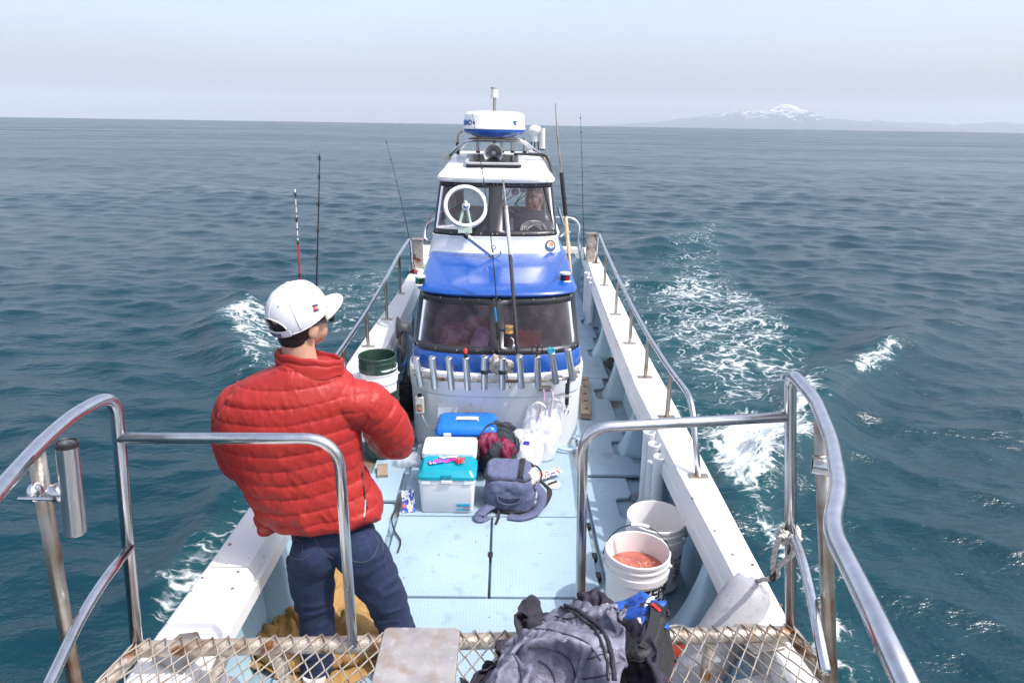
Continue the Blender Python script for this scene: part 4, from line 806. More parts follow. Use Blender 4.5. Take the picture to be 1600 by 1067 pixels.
b = MB(); P = [PZ(616, 798, .012), PZ(612, 812, .012), PZ(617, 830, .012), PZ(626, 845, .012), PZ(622, 862, .012)]; b.tube(spl(P, 5), .0045, 6); o = b.build('cord', M_black, None, smooth=170); tag(o, 'short black cord lying on the deck by the dark blue jeans', 'cord')
# ------------------------------------------------------------------ buckets
M_pail = mat('pail_white', (.68, .66, .645), .4, var=(5, .06), var2=[(3, .60, .78, (.70, .60, .54)), (40, .70, .76, (.5, .38, .3))]); M_pail2 = mat('pail_white_b', (.67, .66, .66), .4, var=(4, .07), var2=(5, .60, .80, (.66, .60, .54)))
M_pgreen = mat('pail_green', (.020, .050, .034), .35, var=(6, .2)); M_wire = mat('bail_wire', (.03, .03, .032), .35, .6)
def pail(c, label, m, h=.375, r=.148, group=None, bail=None, tilt=(0, 0)):
    t = thing('bucket', c, label, 'bucket', group); Q = Matrix.Translation(c) @ Matrix.Rotation(tilt[0], 4, 'X') @ Matrix.Rotation(tilt[1], 4, 'Y'); k = r/.148
    pr_ = [(.0001, 0), (.128*k, 0), (.134*k, .006), (.1415*k, h-.12), (.1415*k, h-.11), (.151*k, h-.108), (.152*k, h-.075), (.1445*k, h-.073), (.1445*k, h-.045), (.1505*k, h-.043), (.1505*k, h-.036), (.1452*k, h-.034), (.1455*k, h-.016), (.151*k, h-.014), (.1515*k, h-.002), (.149*k, h), (.1435*k, h-.001), (.141*k, h-.02), (.127*k, .012), (.0001, .012)]
    b = MB(); b.lathe(pr_, Q, n=56); b.build('pail', m, t, smooth=35)
    if bail is not None:
        a0, fold, g = bail; ax = Vector((math.cos(a0), math.sin(a0), 0)); sd = Vector((-math.sin(a0), math.cos(a0), 0)); zc = h-.055; pts = []
        for q in np.linspace(0, math.pi, 25):
            rad = .158*k; pts.append(Q @ (ax*(rad*math.cos(q))+(sd*math.cos(fold)+Vector((0, 0, 1))*math.sin(fold))*(rad*1.0*math.sin(q))+Vector((0, 0, zc))))
        b = MB(); b.tube(pts, .0026, 6); w = b.build('bail_handle', M_wire, t, smooth=170)
        if g: b = MB(); b.tube(pts[10:15], .009, 10); b.build('grip', M_cw, w, smooth=60)
        b = MB()
        for s in (1, -1): b.ell(Q @ (ax*(.152*k*s)+Vector((0, 0, zc-.01))), (.012, .012, .012), n=10, k=6)
        b.build('bail_ears', m, t)
    return t, Q
P1 = Vector((.635, 2.735, .0)); P2 = Vector((.785, 3.02, .0))
t, Q = pail(P1, 'white bucket with black lettering, reddish water and its wire handle raised', M_pail, group='white buckets on the right side deck', bail=(R(-14), R(66), True))
b = MB(); b.lathe([(.0001, .268), (.137, .268)], Q, n=40); b.build('water', mat('bloody_water', (.40, .115, .085), .10, var=(14, .25), var2=(30, .6, .7, (.62, .34, .30))), t)
b = MB()
for k in range(6): a, q = rng.uniform(0, 6.28), rng.uniform(.02, .11); b.ell(P1+Vector((q*math.cos(a), q*math.sin(a), .267)), (rng.uniform(.008, .022), rng.uniform(.006, .013), .007), Matrix.Rotation(rng.uniform(0, 3), 3, 'Z'), 10, 6)
b.build('floating_bait', mat('pale_bait', (.45, .18, .13), .35, var=(60, .3)), t)
M_ink = mat('black_print', (.015, .015, .017), .5)
for s, size, z, a in (('ZEPRO', .074, .197, -1), ('CF-4', .060, .142, 15), ('10W-30', .036, .104, 13), ('DIESEL', .016, .082, 15)):
    me = text_mesh(s, size, wrap=.1425-.0075*(.255-z)/.255+.0012, align='LEFT', bold=.0022 if size > .05 else .0008, depth=.0005); o = link('bucket_lettering', me, M_ink, None, smooth=0); o.location = P1+Vector((0, 0, z)); o.rotation_euler = (0, 0, R(a)); put(o, t)
t, Q = pail(P2, 'empty white bucket with small print standing against the bulwark behind the lettered one', M_pail2, group='white buckets on the right side deck', bail=(R(-40), R(-18), False))
b = MB()
for k in range(16):
    w = rng.uniform(.03, .11); z = .20-.009*k; a0 = R(35); 
    for q in range(int(w/.012)):
        if rng.random() < .8: a = a0+q*.085; rr = .1415-.0075*(.255-z)/.255; b.box(P2+Vector((rr*math.sin(a), -rr*math.cos(a), z)), (.010, .002, .0035), Matrix.Rotation(a, 3, 'Z'))
b.build('small_print', M_ink, t)
# nested stack on the left
G0 = Vector((-.862, 4.43, 0)); grp = 'stacked buckets by the left gunwale'
pail(G0, 'dark green bucket at the very bottom of the stack by the left rail', M_pgreen, h=.33, r=.129, group=grp)
pail(G0+Vector((.003, -.002, .165)), 'dark green bucket under the white one in the stack by the left rail', M_pgreen, h=.33, r=.1285, group=grp)
pail(G0+Vector((-.002, -.004, .335)), 'white bucket in the middle of the stack by the left rail', M_pail2, h=.33, r=.1285, group=grp, bail=(R(10), R(-12), False))
pail(G0+Vector((-.004, -.006, .41)), 'dark green bucket on top of the stack by the left rail', M_pgreen, h=.33, r=.127, group=grp, bail=(R(160), R(-35), False))
b = MB(); c = PZ(622, 640, 0)
b.ell(Vector((-.76, 5.15, .12)), (.10, .22, .14)); b.ell(Vector((-.74, 5.0, .25)), (.06, .12, .10)); o = organic('net_heap', b, mat('black_net', (.012, .013, .016), .8, bump=(60, 1.0)), None, .012, 2, cloth_disp(.06, 16, (1, 1, 1), 2.0, .03)); tag(o, 'heap of black netting between the stacked buckets and the cabin', 'net')
b = MB(); b.tube(spl([PY(627, 572, 4.9), PY(632, 566, 4.92), PY(635, 558, 4.95), PY(629, 585, 4.9)], 6), .005, 6); o = b.build('rope_end', mat('blue_rope', (.02, .16, .48), .8), None, smooth=170); tag(o, 'short blue rope end on the black netting', 'rope')
# ------------------------------------------------------------------ rods, poles and tools in the holders
def reel(b1, c, s=1, up=Vector((0, 0, 1))):
    b1.ell(c, (.018*s, .03*s, .022*s)); return b1
def rod(name, pts, r0, r1, label, mats=None, group=None, cat='fishing rod', guides=6, seg=8, root=None):
    P = spl(pts, seg); n = len(P); t = root or thing(name, P[0], label, cat, group)
    b = MB(); b.tube(P, [r0+(r1-r0)*k/(n-1) for k in range(n)], 8); b.build('blank', mats or M_carbon, t, smooth=170)
    for k in range(1, guides+1):
        b = MB(); i = int((n-1)*(.25+.74*k/guides)); p = P[i]; T = (P[i]-P[i-1]).normalized(); b.tube([p-T*.01, p+T*.01], r0*.55+.0015, 8)
        b.tube([p+Vector((0, -.012, 0))+Vector((.008*math.cos(q), .0, .008*math.sin(q))) for q in np.linspace(0, 6.28, 9)], .0012, 5); b.build('line_guide', M_black, t, smooth=60)
    return t, P
# the rod with a spinning reel in the sixth holder
base = HT[5][1]; t, P = rod('fishing_rod', [base+Vector((0, 0, .02)), PY(783, 560, 4.36), PY(778, 500, 4.40), PY(770, 400, 4.46), PY(757, 290, 4.52), PY(738, 178, 4.58)], .0062, .0016, 'black spinning rod with a gold reel standing in the row of holders before the cabin')
b = MB(); b.tube([base+Vector((0, 0, .02)), PY(783, 556, 4.36)], .012, 10); b.tube([PY(779, 530, 4.37), PY(777, 505, 4.385)], .013, 10); b.build('grip', M_black, t, smooth=60)
b = MB(); b.tube([PY(775.5, 502, 4.385), PY(773, 480, 4.40)], .0085, 10); b.build('blue_fore_grip', mat('blue_anodised', (.03, .20, .42), .3, .5), t, smooth=60)
rc = PY(795, 518, 4.35); b = MB(); b.ell(rc+Vector((0, 0, -.018)), (.022, .03, .028)); b.tube([rc+Vector((-.01, 0, .0)), PY(781, 515, 4.375)], .008, 8); rl = b.build('reel_body', M_blackg, t)
b = MB(); b.lathe([(.0001, .03), (.028, .028), (.030, .022), (.024, .018), (.024, -.008), (.030, -.012), (.030, -.02), (.0001, -.02)], Matrix.Translation(rc+Vector((0, 0, .012))), n=22); b.build('spool', mat('gold_spool', (.55, .30, .10), .3, .7), rl)
b = MB(); b.tube(spl([rc+Vector((.01, -.02, -.03)), rc+Vector((.03, -.04, -.045)), rc+Vector((.033, -.045, -.08))], 4), .005, 6); b.ell(rc+Vector((.033, -.045, -.09)), (.011, .011, .016)); b.tube(spl([rc+Vector((-.03, 0, .02)), rc+Vector((0, -.034, .028)), rc+Vector((.03, 0, .02))], 4), .0018, 5); b.build('crank', M_steel, rl)
# boat hook pole in the seventh holder
t = thing('boat_hook', HT[6][1], 'long pole with a black lower half and a grey pointed top standing before the windscreens', 'pole')
pts = [HT[6][1]+Vector((0, 0, .02)), PY(809, 556, 4.36), PY(797, 395, 4.50)]; b = MB(); b.tube(pts, .0125, 12); b.build('black_sleeve', mat('black_grip_cord', (.02, .02, .022), .6, bump=(150, .8)), t, smooth=170)
b = MB(); b.tube([PY(797, 395, 4.50), PY(791, 328, 4.55)], .0125, 12); b.tube([PY(797.5, 402, 4.50), PY(796.5, 390, 4.50)], .0145, 12); b.build('shaft', M_lgrey, t, smooth=60)
b = MB(); b.tube([PY(791, 328, 4.55), PY(790.5, 322, 4.555)], .013, 10); b.build('rusty_collar', M_rust, t); b = MB(); b.tube([PY(790.5, 323, 4.555), PY(786.5, 286, 4.58), PY(785.5, 278, 4.585)], [.008, .006, .0015], 8); b.build('spike', M_steelo, t)
# gaff on the right
gb = Vector((.66, 5.62, .0)); t = thing('gaff_pole', gb, 'gaff with a wooden shaft, black grip and steel point beside the wheelhouse', 'gaff')
Yg = 5.66
b = MB(); b.tube([gb, PY(893, 448, 5.63), PY(884, 338, Yg)], [.014, .0145, .0145], 12); b.build('wooden_shaft', mat('ash_wood', (.55, .36, .20), .5, var=(10, .2), stretch=(20, 20, 1)), t, smooth=170)
b = MB(); b.tube([PY(884, 337, Yg), PY(877, 270, Yg+.02)], .0175, 12); b.build('grip', M_black, t, smooth=60); b = MB(); b.tube([PY(877, 270, Yg+.02), PY(870, 200, Yg+.04), PY(867.5, 162, Yg+.05)], [.008, .007, .003], 8); b.build('steel_point', M_steelo, t, smooth=60)
b = MB(); c = PY(887, 363, Yg); b.tube([c+Vector((.018*math.cos(q), .018*math.sin(q), .006*math.sin(3*q))) for q in np.linspace(0, 6.28, 16)], .004, 6); b.tube(spl([c, c+Vector((.03, -.01, -.12)), c+Vector((.10, 0, -.22)), c+Vector((.08, 0, -.12))], 5), .004, 6); b.build('lashing', M_rope, t, smooth=170)
# rods on the gunwales
def two_tone(name, cols):
    """striped rod blank"""
    M = mat(name, cols[0], .3); nt = M.node_tree; N = nt.nodes; L = nt.links; tc = N.new('ShaderNodeTexCoord'); sp = N.new('ShaderNodeSeparateXYZ'); L.new(tc.outputs['Object'], sp.inputs[0])
    cr = N.new('ShaderNodeValToRGB'); cr.color_ramp.interpolation = 'CONSTANT'; mr = N.new('ShaderNodeMapRange'); mr.inputs[1].default_value = cols[1][0]; mr.inputs[2].default_value = cols[1][1]; L.new(sp.outputs[2], mr.inputs[0]); L.new(mr.outputs[0], cr.inputs[0])
    els = cr.color_ramp.elements; els[0].position = 0; els[0].color = (*cols[2][0][1], 1); els.remove(els[1])
    for p, c in cols[2][1:]: e = els.new(p); e.color = (*c, 1)
    L.new(cr.outputs[0], N['Principled BSDF'].inputs['Base Color']); return M
BL, RD, WH = (.012, .012, .014), (.55, .01, .02), (.70, .68, .66)
y = 8.75; p = [PZ(913.5, 408, GZ), PY(912.5, 390, y), PY(911, 330, y), PY(909, 240, y), PY(906.5, 177, y)]
rod('fishing_rod', p, .007, .0014, 'thin black rod with a red butt standing by the right rear bollard', guides=7); 
y = 8.0; p = [PZ(654, 432, GZ), PY(648, 418, y), PY(637, 360, y), PY(620, 285, y), PY(601.5, 214, y)]
t, P = rod('fishing_rod', p, .007, .0014, 'thin black rod leaning left from the left rear bollard with a small red reel', guides=7)
b = MB(); c = PY(647, 424, 7.95); b.ell(c, (.05, .03, .028)); b.ell(c+Vector((-.06, -.01, -.01)), (.02, .02, .02)); b.build('reel', M_blackg, t); b = MB(); b.ell(c+Vector((.02, -.025, 0)), (.02, .012, .02)); b.build('reel_side', M_red, t)
y = 3.3
z0, z1 = PY(470, 480, y).z, PY(461, 296, y).z; L_ = [(0, RD)]
for k in range(3): L_ += [(.20+.18*k-.012, BL), (.20+.18*k, RD)]
L_[-1] = (.56, WH)
for k in range(6): L_ += [(.60+.064*k, BL), (.615+.064*k, WH)]
p = [Vector((-1.085, y, GZ)), PY(474, 520, y), PY(469, 440, y), PY(464.5, 360, y), PY(461, 296, y)]
rod('fishing_rod', p, .006, .0022, 'red and white banded rod rising behind the white cap', mats=two_tone('banded_blank', [RD, (z0, z1), L_]), guides=5)
p = [Vector((-1.03, y+.05, GZ)), PY(493, 520, y), PY(495, 430, y), PY(498, 320, y), PY(499.5, 237, y)]
rod('fishing_rod', p, .006, .002, 'dark banded rod rising just right of the red and white one behind the white cap', guides=7)
# knife, scissors, gripper, rag
p = HT[3][0]; t = thing('fishing_knife', p, 'black handled knife with a red butt in the fourth holder', 'knife'); b = MB(); b.tube([p+Vector((0, 0, -.05)), p+Vector((-.002, 0, .03))], .013, 10); b.build('handle', M_black, t, smooth=60); b = MB(); b.tube([p+Vector((-.002, 0, .03)), p+Vector((-.003, 0, .055)), p+Vector((-.003, 0, .062))], [.013, .012, .005], 10); b.build('red_butt', mat('bright_red', (.75, .03, .02), .35), t, smooth=60)
def scissors(p, label, m, rr):
    t = thing('scissors', p, label, 'scissors', 'scissors in the rod holders'); b = MB()
    for s in (-1, 1): c = p+Vector((s*rr*.95, 0, rr*1.5)); b.tube([c+Vector((rr*.78*math.cos(q), 0, rr*1.4*math.sin(q))) for q in np.linspace(0, 6.28, 20)], .0048, 7); b.tube([p+Vector((-s*.006, 0, -.06)), p+Vector((s*.004, 0, .0)), c+Vector((-s*rr*.5, 0, -rr*1.1))], .005, 7)
    b.build('handle_loops', m, t, smooth=170); b = MB(); b.tube([p+Vector((0, 0, -.12)), p+Vector((0, 0, -.02))], [.004, .009], 8, flat=.4); b.build('blades', M_steel, t)
scissors(HT[7][0]+Vector((.0, 0, .02)), 'scissors with large dark brown loops in the eighth holder', mat('brown_loops', (.045, .025, .018), .4), .020)
scissors(HT[8][0]+Vector((-.004, 0, .0)), 'small scissors with blue and white loops in the ninth holder', mat('cyan_loops', (.02, .38, .58), .35), .012)
p0 = PY(888, 598, 4.40); t = thing('fish_gripper', p0, 'black fish gripper with a steel ring hanging below the last rod holder', 'fish gripper')
b = MB(); b.tube([PY(889, 592, 4.40), PY(888, 600, 4.39)], .012, 10); b.tube([PY(887, 599, 4.39), PY(886, 615, 4.38)], .0155, 12); b.tube([PY(886, 621, 4.375), PY(885.5, 632, 4.37)], .014, 12); b.build('handle', M_black, t, smooth=60)
b = MB(); b.tube([PY(886, 615, 4.38), PY(886, 622, 4.375)], .011, 12); b.tube([PY(880, 619, 4.37), PY(892, 619, 4.37)], .006, 8); b.tube([PY(885.5, 632, 4.37), PY(885, 637, 4.37)], .008, 10); c = PY(885, 643, 4.37); b.tube([c+Vector((.015*math.cos(q), 0, .015*math.sin(q))) for q in np.linspace(0, 6.28, 20)], .0045, 8); b.build('steel_ring', M_steel, t, smooth=60)
b = MB(); b.tube(spl([PY(891, 566, 4.42), PY(890, 580, 4.40), PY(893, 590, 4.39), PY(887, 599, 4.39)], 5), .005, 6); b.build('lanyard', M_rope, t, smooth=170)
b = MB(); c = PY(776, 566, 4.37); b.ell(c, (.055, .028, .055)); b.ell(c+Vector((.07, 0, -.03)), (.05, .025, .05)); b.ell(c+Vector((.03, -.0, -.045)), (.07, .022, .045)); o = organic('rag', b, mat('dirty_rag', (.52, .48, .44), .9, var=(25, .35), var2=(18, .52, .68, (.16, .13, .11)), bump=(70, .6)), None, .006, 2, cloth_disp(.035, 24, (1, 1, .7), 6.1)); tag(o, 'grimy white rag stuffed behind the rod holders', 'rag')
# things on the right side deck
c0, c1 = PZ(912, 592, .03), PZ(916, 650, .03); t = thing('plank', ((c0+c1)/2), 'weathered plank with round holes lying along the cabin side', 'plank'); d = (c1-c0); a = math.atan2(-d.x, d.y)
Mp = Matrix.Translation((c0+c1)/2) @ Matrix.Rotation(math.atan2(d.y, d.x)-R(90), 4, 'Z'); b = MB(); b.box((0, 0, 0), (.085, d.length, .05)); b.v = [tuple(Mp @ Vector(v)) for v in b.v]; b.build('board', M_oldwood, t, bevel=.005)
b = MB()
for k in range(5): b.lathe([(.0001, .0265), (.018, .0265), (.019, .0255)], Mp @ Matrix.Translation((0, d.length*(k-2)/5.2, 0)), n=16)
b.build('holes', M_black, t)
c = PZ(963, 572, 0); b = MB(); b.ell(c+Vector((0, 0, .03)), (.11, .10, .035)); b.ell(c+Vector((-.06, .03, .025)), (.08, .03, .02)); b.ell(c+Vector((.05, -.05, .035)), (.05, .08, .03)); o = organic('cloth', b, mat('dark_wet_cloth', (.035, .033, .032), .7, var=(20, .3)), None, .010, 2, cloth_disp(.05, 18, (1, 1, 1), 3.9)); tag(o, 'dark wet cloth lying on the right side deck by a bulwark bracket', 'cloth')
# ------------------------------------------------------------------ cloth: jackets on the grating, tan sheet on the deck
def onto(tree, px, py, off=.002):
    d = ray(px, py).normalized(); h = tree.ray_cast(EYE, d)
    return (h[0]+h[1]*off, h[1]) if h[0] is not None else (None, None)
def bvh(o): me = o.data; return BVHTree.FromPolygons([v.co for v in me.vertices], [p.vertices for p in me.polygons])
def stitch(tree, pix, r, m, name, parent, off=.001, n=8, flat=None):
    P = []
    for p in spl([(x, y, 0) for x, y in pix], n):
        h, _ = onto(tree, p.x, p.y, off)
        if h is not None and (not P or (h-P[-1]).length < .12): P.append(h)
    if len(P) < 3: return None
    P = [(P[max(0, i-1)]+P[i]*2+P[min(len(P)-1, i+1)])/4 for i in range(len(P))]
    b = MB(); b.tube(P, r, 8, flat=flat); return b.build(name, m, parent, smooth=170)
M_quilt = mat('quilted_grey', (.125, .123, .17), .5, var=(60, .30), var2=[(13, .50, .70, (.22, .22, .28))], bump=(190, .3)); M_plum = mat('plum_cloth', (.026, .022, .038), .85, var=(30, .3), bump=(240, .4)); M_navy = mat('navy_cloth', (.010, .014, .026), .85, var=(25, .3), bump=(200, .4))
A = lambda px, py, y: PY(px, py, y)
def grate(): b = MB(); b.box((-.1, .9, .62), (2.4, 1.86, .124)); return b
def mound(lst, dz=0.0):
    b = MB()
    for px, py, y, r in lst: b.ell(A(px, py, y)+Vector((0, 0, dz)), r)
    return b
fc = A(835, 1075, 1.28); jc = A(885, 1015, 1.43)
def pl_q(u, v):
    x, y = jc.x-.285+.43*u+.10*(v-.5), jc.y-.36+.62*v; d = math.hypot(x-fc.x, y-fc.y); w = sst(.50, .22, d)*sst(.0, .08, d); ph = 2*math.pi*(d+.03*math.sin(5*x+9*y))/.17
    return (x+.022*w*math.cos(ph)*(x-fc.x)/(d+.05), y+.022*w*math.cos(ph)*(y-fc.y)/(d+.05), .95+.042*w*math.sin(ph)+.012*math.sin(9*u+2)*math.sin(7*v+1))
def q_post(Q, N, U):
    a = U[:, 1]*.72+.10*U[:, 0]; s = np.abs(np.sin(math.pi*a/.058)); g = np.minimum(s*1.2, np.abs(np.sin(math.pi*U[:, 0]*.62/.21))*2.8).clip(0, 1)**.45
    pk = (ridge(np.stack([U[:, 0]*46, U[:, 1]*16, U[:, 0]*0], 1))-.5)*.006*(1.1-g)
    return Q+N*(.0095*(g-.75)+pk*.35)[:, None]
qm = mound([(890, 1010, 1.58, (.11, .12, .06)), (925, 1020, 1.50, (.10, .15, .065)), (890, 1060, 1.36, (.15, .16, .075)), (950, 1060, 1.38, (.085, .16, .07)), (850, 1090, 1.28, (.13, .14, .08)), (930, 1110, 1.2, (.16, .18, .09))], -.012)
t = thing('jacket', PY(900, 1020, 1.42), 'grey quilted jacket with a plum zipped edge heaped on the bow grating', 'jacket', 'clothes heaped on the grating')
qb = drape('quilted_body', M_quilt, t, None, (46, 54), pl_q, [grate(), qm], 18, .14, 2.5, .007, q_post, 3, sub=2, selfd=.005, relax=14)
qt = bvh(qb); M_seam = mat('quilt_seam', (.03, .03, .045), .9)
for pl in ([(844, 963), (872, 985), (904, 998), (932, 993)], [(811, 981), (840, 982), (867, 986), (914, 1002), (940, 1033)], [(918, 1030), (940, 1022), (958, 1014)], [(910, 1060), (938, 1056), (960, 1050)], [(866, 962), (890, 966), (920, 955)], [(826, 1010), (858, 1012), (890, 1030), (900, 1062)], [(800, 1020), (812, 1040), (816, 1066)], [(842, 1030), (860, 1045), (868, 1066)]): stitch(qt, pl, .0024, M_seam, 'quilt_seam', qb, .0005, 8)
for pl, r, mm, nm in (([(880, 945), (905, 955), (930, 972), (948, 1000), (956, 1030), (960, 1064)], .006, M_plum, 'edge_binding'), ([(872, 947), (898, 958), (922, 976), (939, 1002), (947, 1030), (951, 1064)], .0035, M_black, 'inner_zip')): stitch(qt, pl, r, mm, nm, qb, .003, 8)
def pl_p(u, v):                                     # plum front edge falling away to the right of the quilted cloth
    p = spl([A(862, 934, 1.76), A(905, 942, 1.70), A(948, 962, 1.62), A(970, 1000, 1.52), A(985, 1050, 1.38), A(995, 1100, 1.24)], 10); k = v*(len(p)-1.001); i = int(k); q = p[i].lerp(p[i+1], k-i); i2 = min(i+3, len(p)-1); T = (p[i2]-p[max(0, i2-6)]).normalized(); S = T.cross(Vector((0, 0, 1))).normalized()
    q = q-S*(-.02+.095*(u-.15))*-1; return (q.x, q.y, q.z+.022-.11*u*u+.012*math.sin(14*v+4*u))
pe = drape('plum_front', M_plum, t, None, (10, 46), pl_p, [grate(), qm], 10, .10, 2.5, .006, None, 5)
pe_t = bvh(pe)
for pts, r, nm in (([(868, 938), (903, 946), (932, 965), (955, 1000), (968, 1040), (976, 1066)], .0055, 'zip'), ([(880, 938), (912, 947), (941, 966), (963, 1000), (977, 1040), (985, 1066)], .003, 'zip')): stitch(pe_t, pts, r, M_black, nm, pe, .004, 8)
t = thing('jacket', A(800, 1000, 1.55), 'dark plum and navy jacket crumpled at the left of the grey quilted one', 'jacket', 'clothes heaped on the grating')
def pl_d(u, v):
    c = A(800, 1000, 1.46); x, y = c.x-.12+.30*u+.12*v, c.y-.33+.60*v; return (x+.03*math.sin(11*v+5*u), y+.02*math.sin(13*u), .80+.050*math.sin(15*u+4*v)*math.cos(9*v-3*u)+.02*math.sin(31*v+11*u))
drape('plum_cloth', M_plum, t, None, (32, 46), pl_d, [grate(), mound([(805, 1010, 1.60, (.08, .10, .05)), (790, 1060, 1.42, (.09, .12, .06)), (840, 985, 1.68, (.10, .07, .05))], -.075)], 16, .35, 1.0, .005, None, 7)
def pl_n(u, v):
    c = A(778, 1045, 1.42); return (c.x-.09+.22*u, c.y-.16+.30*v, .80+.045*math.sin(14*u+3)*math.cos(13*v))
drape('navy_lining', M_navy, t, None, (28, 30), pl_n, [grate()], 16, .4, .6, .004, None, 9)
def pl_n2(u, v):
    p = A(815, 965, 1.70).lerp(A(900, 950, 1.72), u); return (p.x, p.y-.13+.14*v, .748+.04*math.sin(17*u)*math.cos(9*v))
drape('navy_lining', M_navy, t, None, (30, 20), pl_n2, [grate()], 16, .4, .6, .004, None, 10)
# tan sheet folded over itself
M_tan = mat('tan_canvas', (.34, .20, .065), .9, var=(9, .25), var2=[(22, .56, .75, (.28, .15, .045))], bump=(140, .35))
def deckbox(): b = MB(); b.box((-.6, 2.9, -.064), (3.4, 4, .12)); return b
def pl_t(u, v):
    w = 3.0*v; k = int(w); f = w-k; yy = f if k % 2 == 0 else 1-f; return (-.82+(u-.5)*(.54-.24*yy)+.04*math.sin(9*v+2), 2.42+.05*k+.44*yy-.10*math.sin(3.1*u), .05+.07*k+.06*math.sin(7*u+3*k)*math.cos(5*yy+k)+.05*(1-abs(2*f-1))+.06*yy)
tan = drape('canvas_sheet', M_tan, None, None, (34, 66), pl_t, [deckbox()], 16, .24, 1.4, .004, None, 3, selfd=.007, uvcut=lambda u, v: vn(np.array([[u*5, v*7, 3.]]))[0]+min(u, 1-u, v, 1-v)*9 > .55)
tag(tan, 'crumpled tan canvas sheet on the deck around the angler\'s legs', 'canvas')
M_royal = mat('royal_blue_cloth', (.010, .085, .42), .5, var=(20, .25), bump=(130, .3)); t = thing('rain_jacket', A(985, 950, 1.72), 'bright blue jacket with white piping bundled on the black bag', 'jacket')
def pl_b(u, v):
    c = A(968, 968, 1.69); return (c.x-.11+.23*u+.02*v, c.y-.09+.21*v, c.z+.055+.025*math.sin(8*u+2)*math.cos(7*v))
bl = drape('blue_cloth', M_royal, t, None, (17, 19), pl_b, [mound([(972, 974, 1.70, (.06, .06, .05)), (992, 966, 1.71, (.035, .05, .045)), (985, 985, 1.66, (.06, .05, .05)), (1012, 1012, 1.62, (.09, .13, .085))])], 14, .22, 1.6, .004, None, 12, selfd=.006, sub=3, relax=3)
blt = bvh(bl)
for p in ([(1009, 948), (1014, 938), (1020, 934)], [(994, 982), (999, 974), (998, 966)], [(948, 945), (955, 956), (956, 960)]): stitch(blt, p, .006, mat('piping_white', (.8, .8, .8), .5), 'white_piping', bl, .002)

bgc = A(998, 1014, 1.60); t = thing('camera_bag', bgc, 'black padded bag under the blue jacket beside the quilted jacket', 'bag'); Mb = Matrix.Translation(bgc) @ Matrix.Rotation(R(-25), 4, 'Z') @ Matrix.Rotation(R(-14), 4, 'Y')
b = MB(); b.loft([[Mb @ Vector((x*s, y*s, z)) for x, y in rrect(.15, .24, .04)] for z, s in ((-.10, .95), (-.08, 1), (.06, 1), (.078, .95))]); organic('bag_body', b, mat('black_nylon', (.022, .022, .024), .6, var=(30, .3), bump=(160, .4)), t, .007, 4, cloth_disp(.010, 15, (1, 1, 1), 2.1))
b = MB(); b.tube([Mb @ Vector((x, y, .06)) for x, y in rrect(.155, .245, .042)], .005, 6); b.build('zip', M_blackg, t, smooth=170)
strap('carry_strap', [Mb @ Vector((.02, .10, .07)), Mb @ Vector((.05, .06, .095)), Mb @ Vector((.06, -.02, .088)), Mb @ Vector((.05, -.09, .075))], .03, M_webb, t); b = MB(); b.box(Mb @ Vector((.055, .055, .104)), (.035, .012, .006), Matrix.Rotation(R(-60), 3, 'Z')); b.build('red_tab', M_red, t, bevel=.002)
M_orange = mat('orange_cloth', (.72, .07, .02), .6, var=(15, .2), bump=(90, .3)); c = PZ(1056, 1042, .12); t = thing('life_vest', c, 'orange and black life vest lying below the grating', 'life vest')
b = MB(); b.ell(c+Vector((-.03, .0, .02)), (.11, .11, .06)); b.ell(c+Vector((.03, .05, .04)), (.06, .10, .05)); b.ell(c+Vector((-.10, -.08, .05)), (.10, .08, .06)); organic('orange_panel', b, M_orange, t, .008, 3, cloth_disp(.04, 11, (1, 1, 1), 6.6))
b = MB(); b.ell(c+Vector((.07, .10, .04)), (.07, .06, .05)); b.ell(c+Vector((.04, -.06, .06)), (.09, .04, .04)); organic('black_panel', b, M_navy, t, .008, 3, cloth_disp(.03, 12, (1, 1, 1), 1.6)); b = MB(); b.tube(spl([c+Vector((-.02, .12, .10)), c+Vector((.05, .10, .12)), c+Vector((.13, .06, .08))], 5), .006, 6); b.build('white_cord', M_rope, t)
# fender and its rope
ft, fb = PY(1176, 917, 2.14), PY(1074, 1080, 1.95); ax = (ft-fb).normalized(); Mq = Matrix.Translation(fb) @ ax.to_track_quat('Z', 'Y').to_matrix().to_4x4(); hF = (ft-fb).length
t = thing('fender', fb, 'grey cylindrical boat fender leaning on the right gunwale under its rope', 'fender'); M_fend = mat('fender_grey', (.32, .32, .34), .55, var=(9, .14), var2=(50, .56, .70, (.23, .225, .23)), bump=(120, .1))
b = MB(); b.lathe([(.0001, -.02), (.03, -.02), (.06, -.005), (.080, .03), (.086, .08), (.086, hF-.06), (.080, hF-.015), (.062, hF+.012), (.03, hF+.016), (.022, hF+.03), (.0001, hF+.03)], Mq, n=44); b.build('float', M_fend, t, smooth=60)
b = MB()
for s in (-1, 1): b.ell(Mq @ Vector((s*.045, .02, hF-.005)), (.022, .022, .03))
b.build('end_lobes', M_fend, t)
eye_ = Mq @ Vector((.0, 0, hF+.028)); kn = PY(1232, 833, 1.88)
b = MB()
def twist(pts, r=.009):
    P = spl(pts, 8)
    for ph in (0, 2.09, 4.19):
        o = []
        for i, p in enumerate(P):
            T = (P[min(i+1, len(P)-1)]-P[max(0, i-1)]).normalized(); S = T.orthogonal().normalized(); B = T.cross(S); a = ph+i*.75; o.append(p+(S*math.cos(a)+B*math.sin(a))*r*.5)
        b.tube(o, r*.58, 6)
twist([eye_, PY(1212, 900, 1.95), PY(1216, 885, 1.9), PY(1238, 865, 1.85), PY(1245, 850, 1.84), PY(1236, 838, 1.83)])
twist([PY(1207, 905, 1.93), PY(1208, 880, 1.90), PY(1212, 855, 1.87), PY(1220, 838, 1.85), kn+Vector((.0, -.03, 0))])
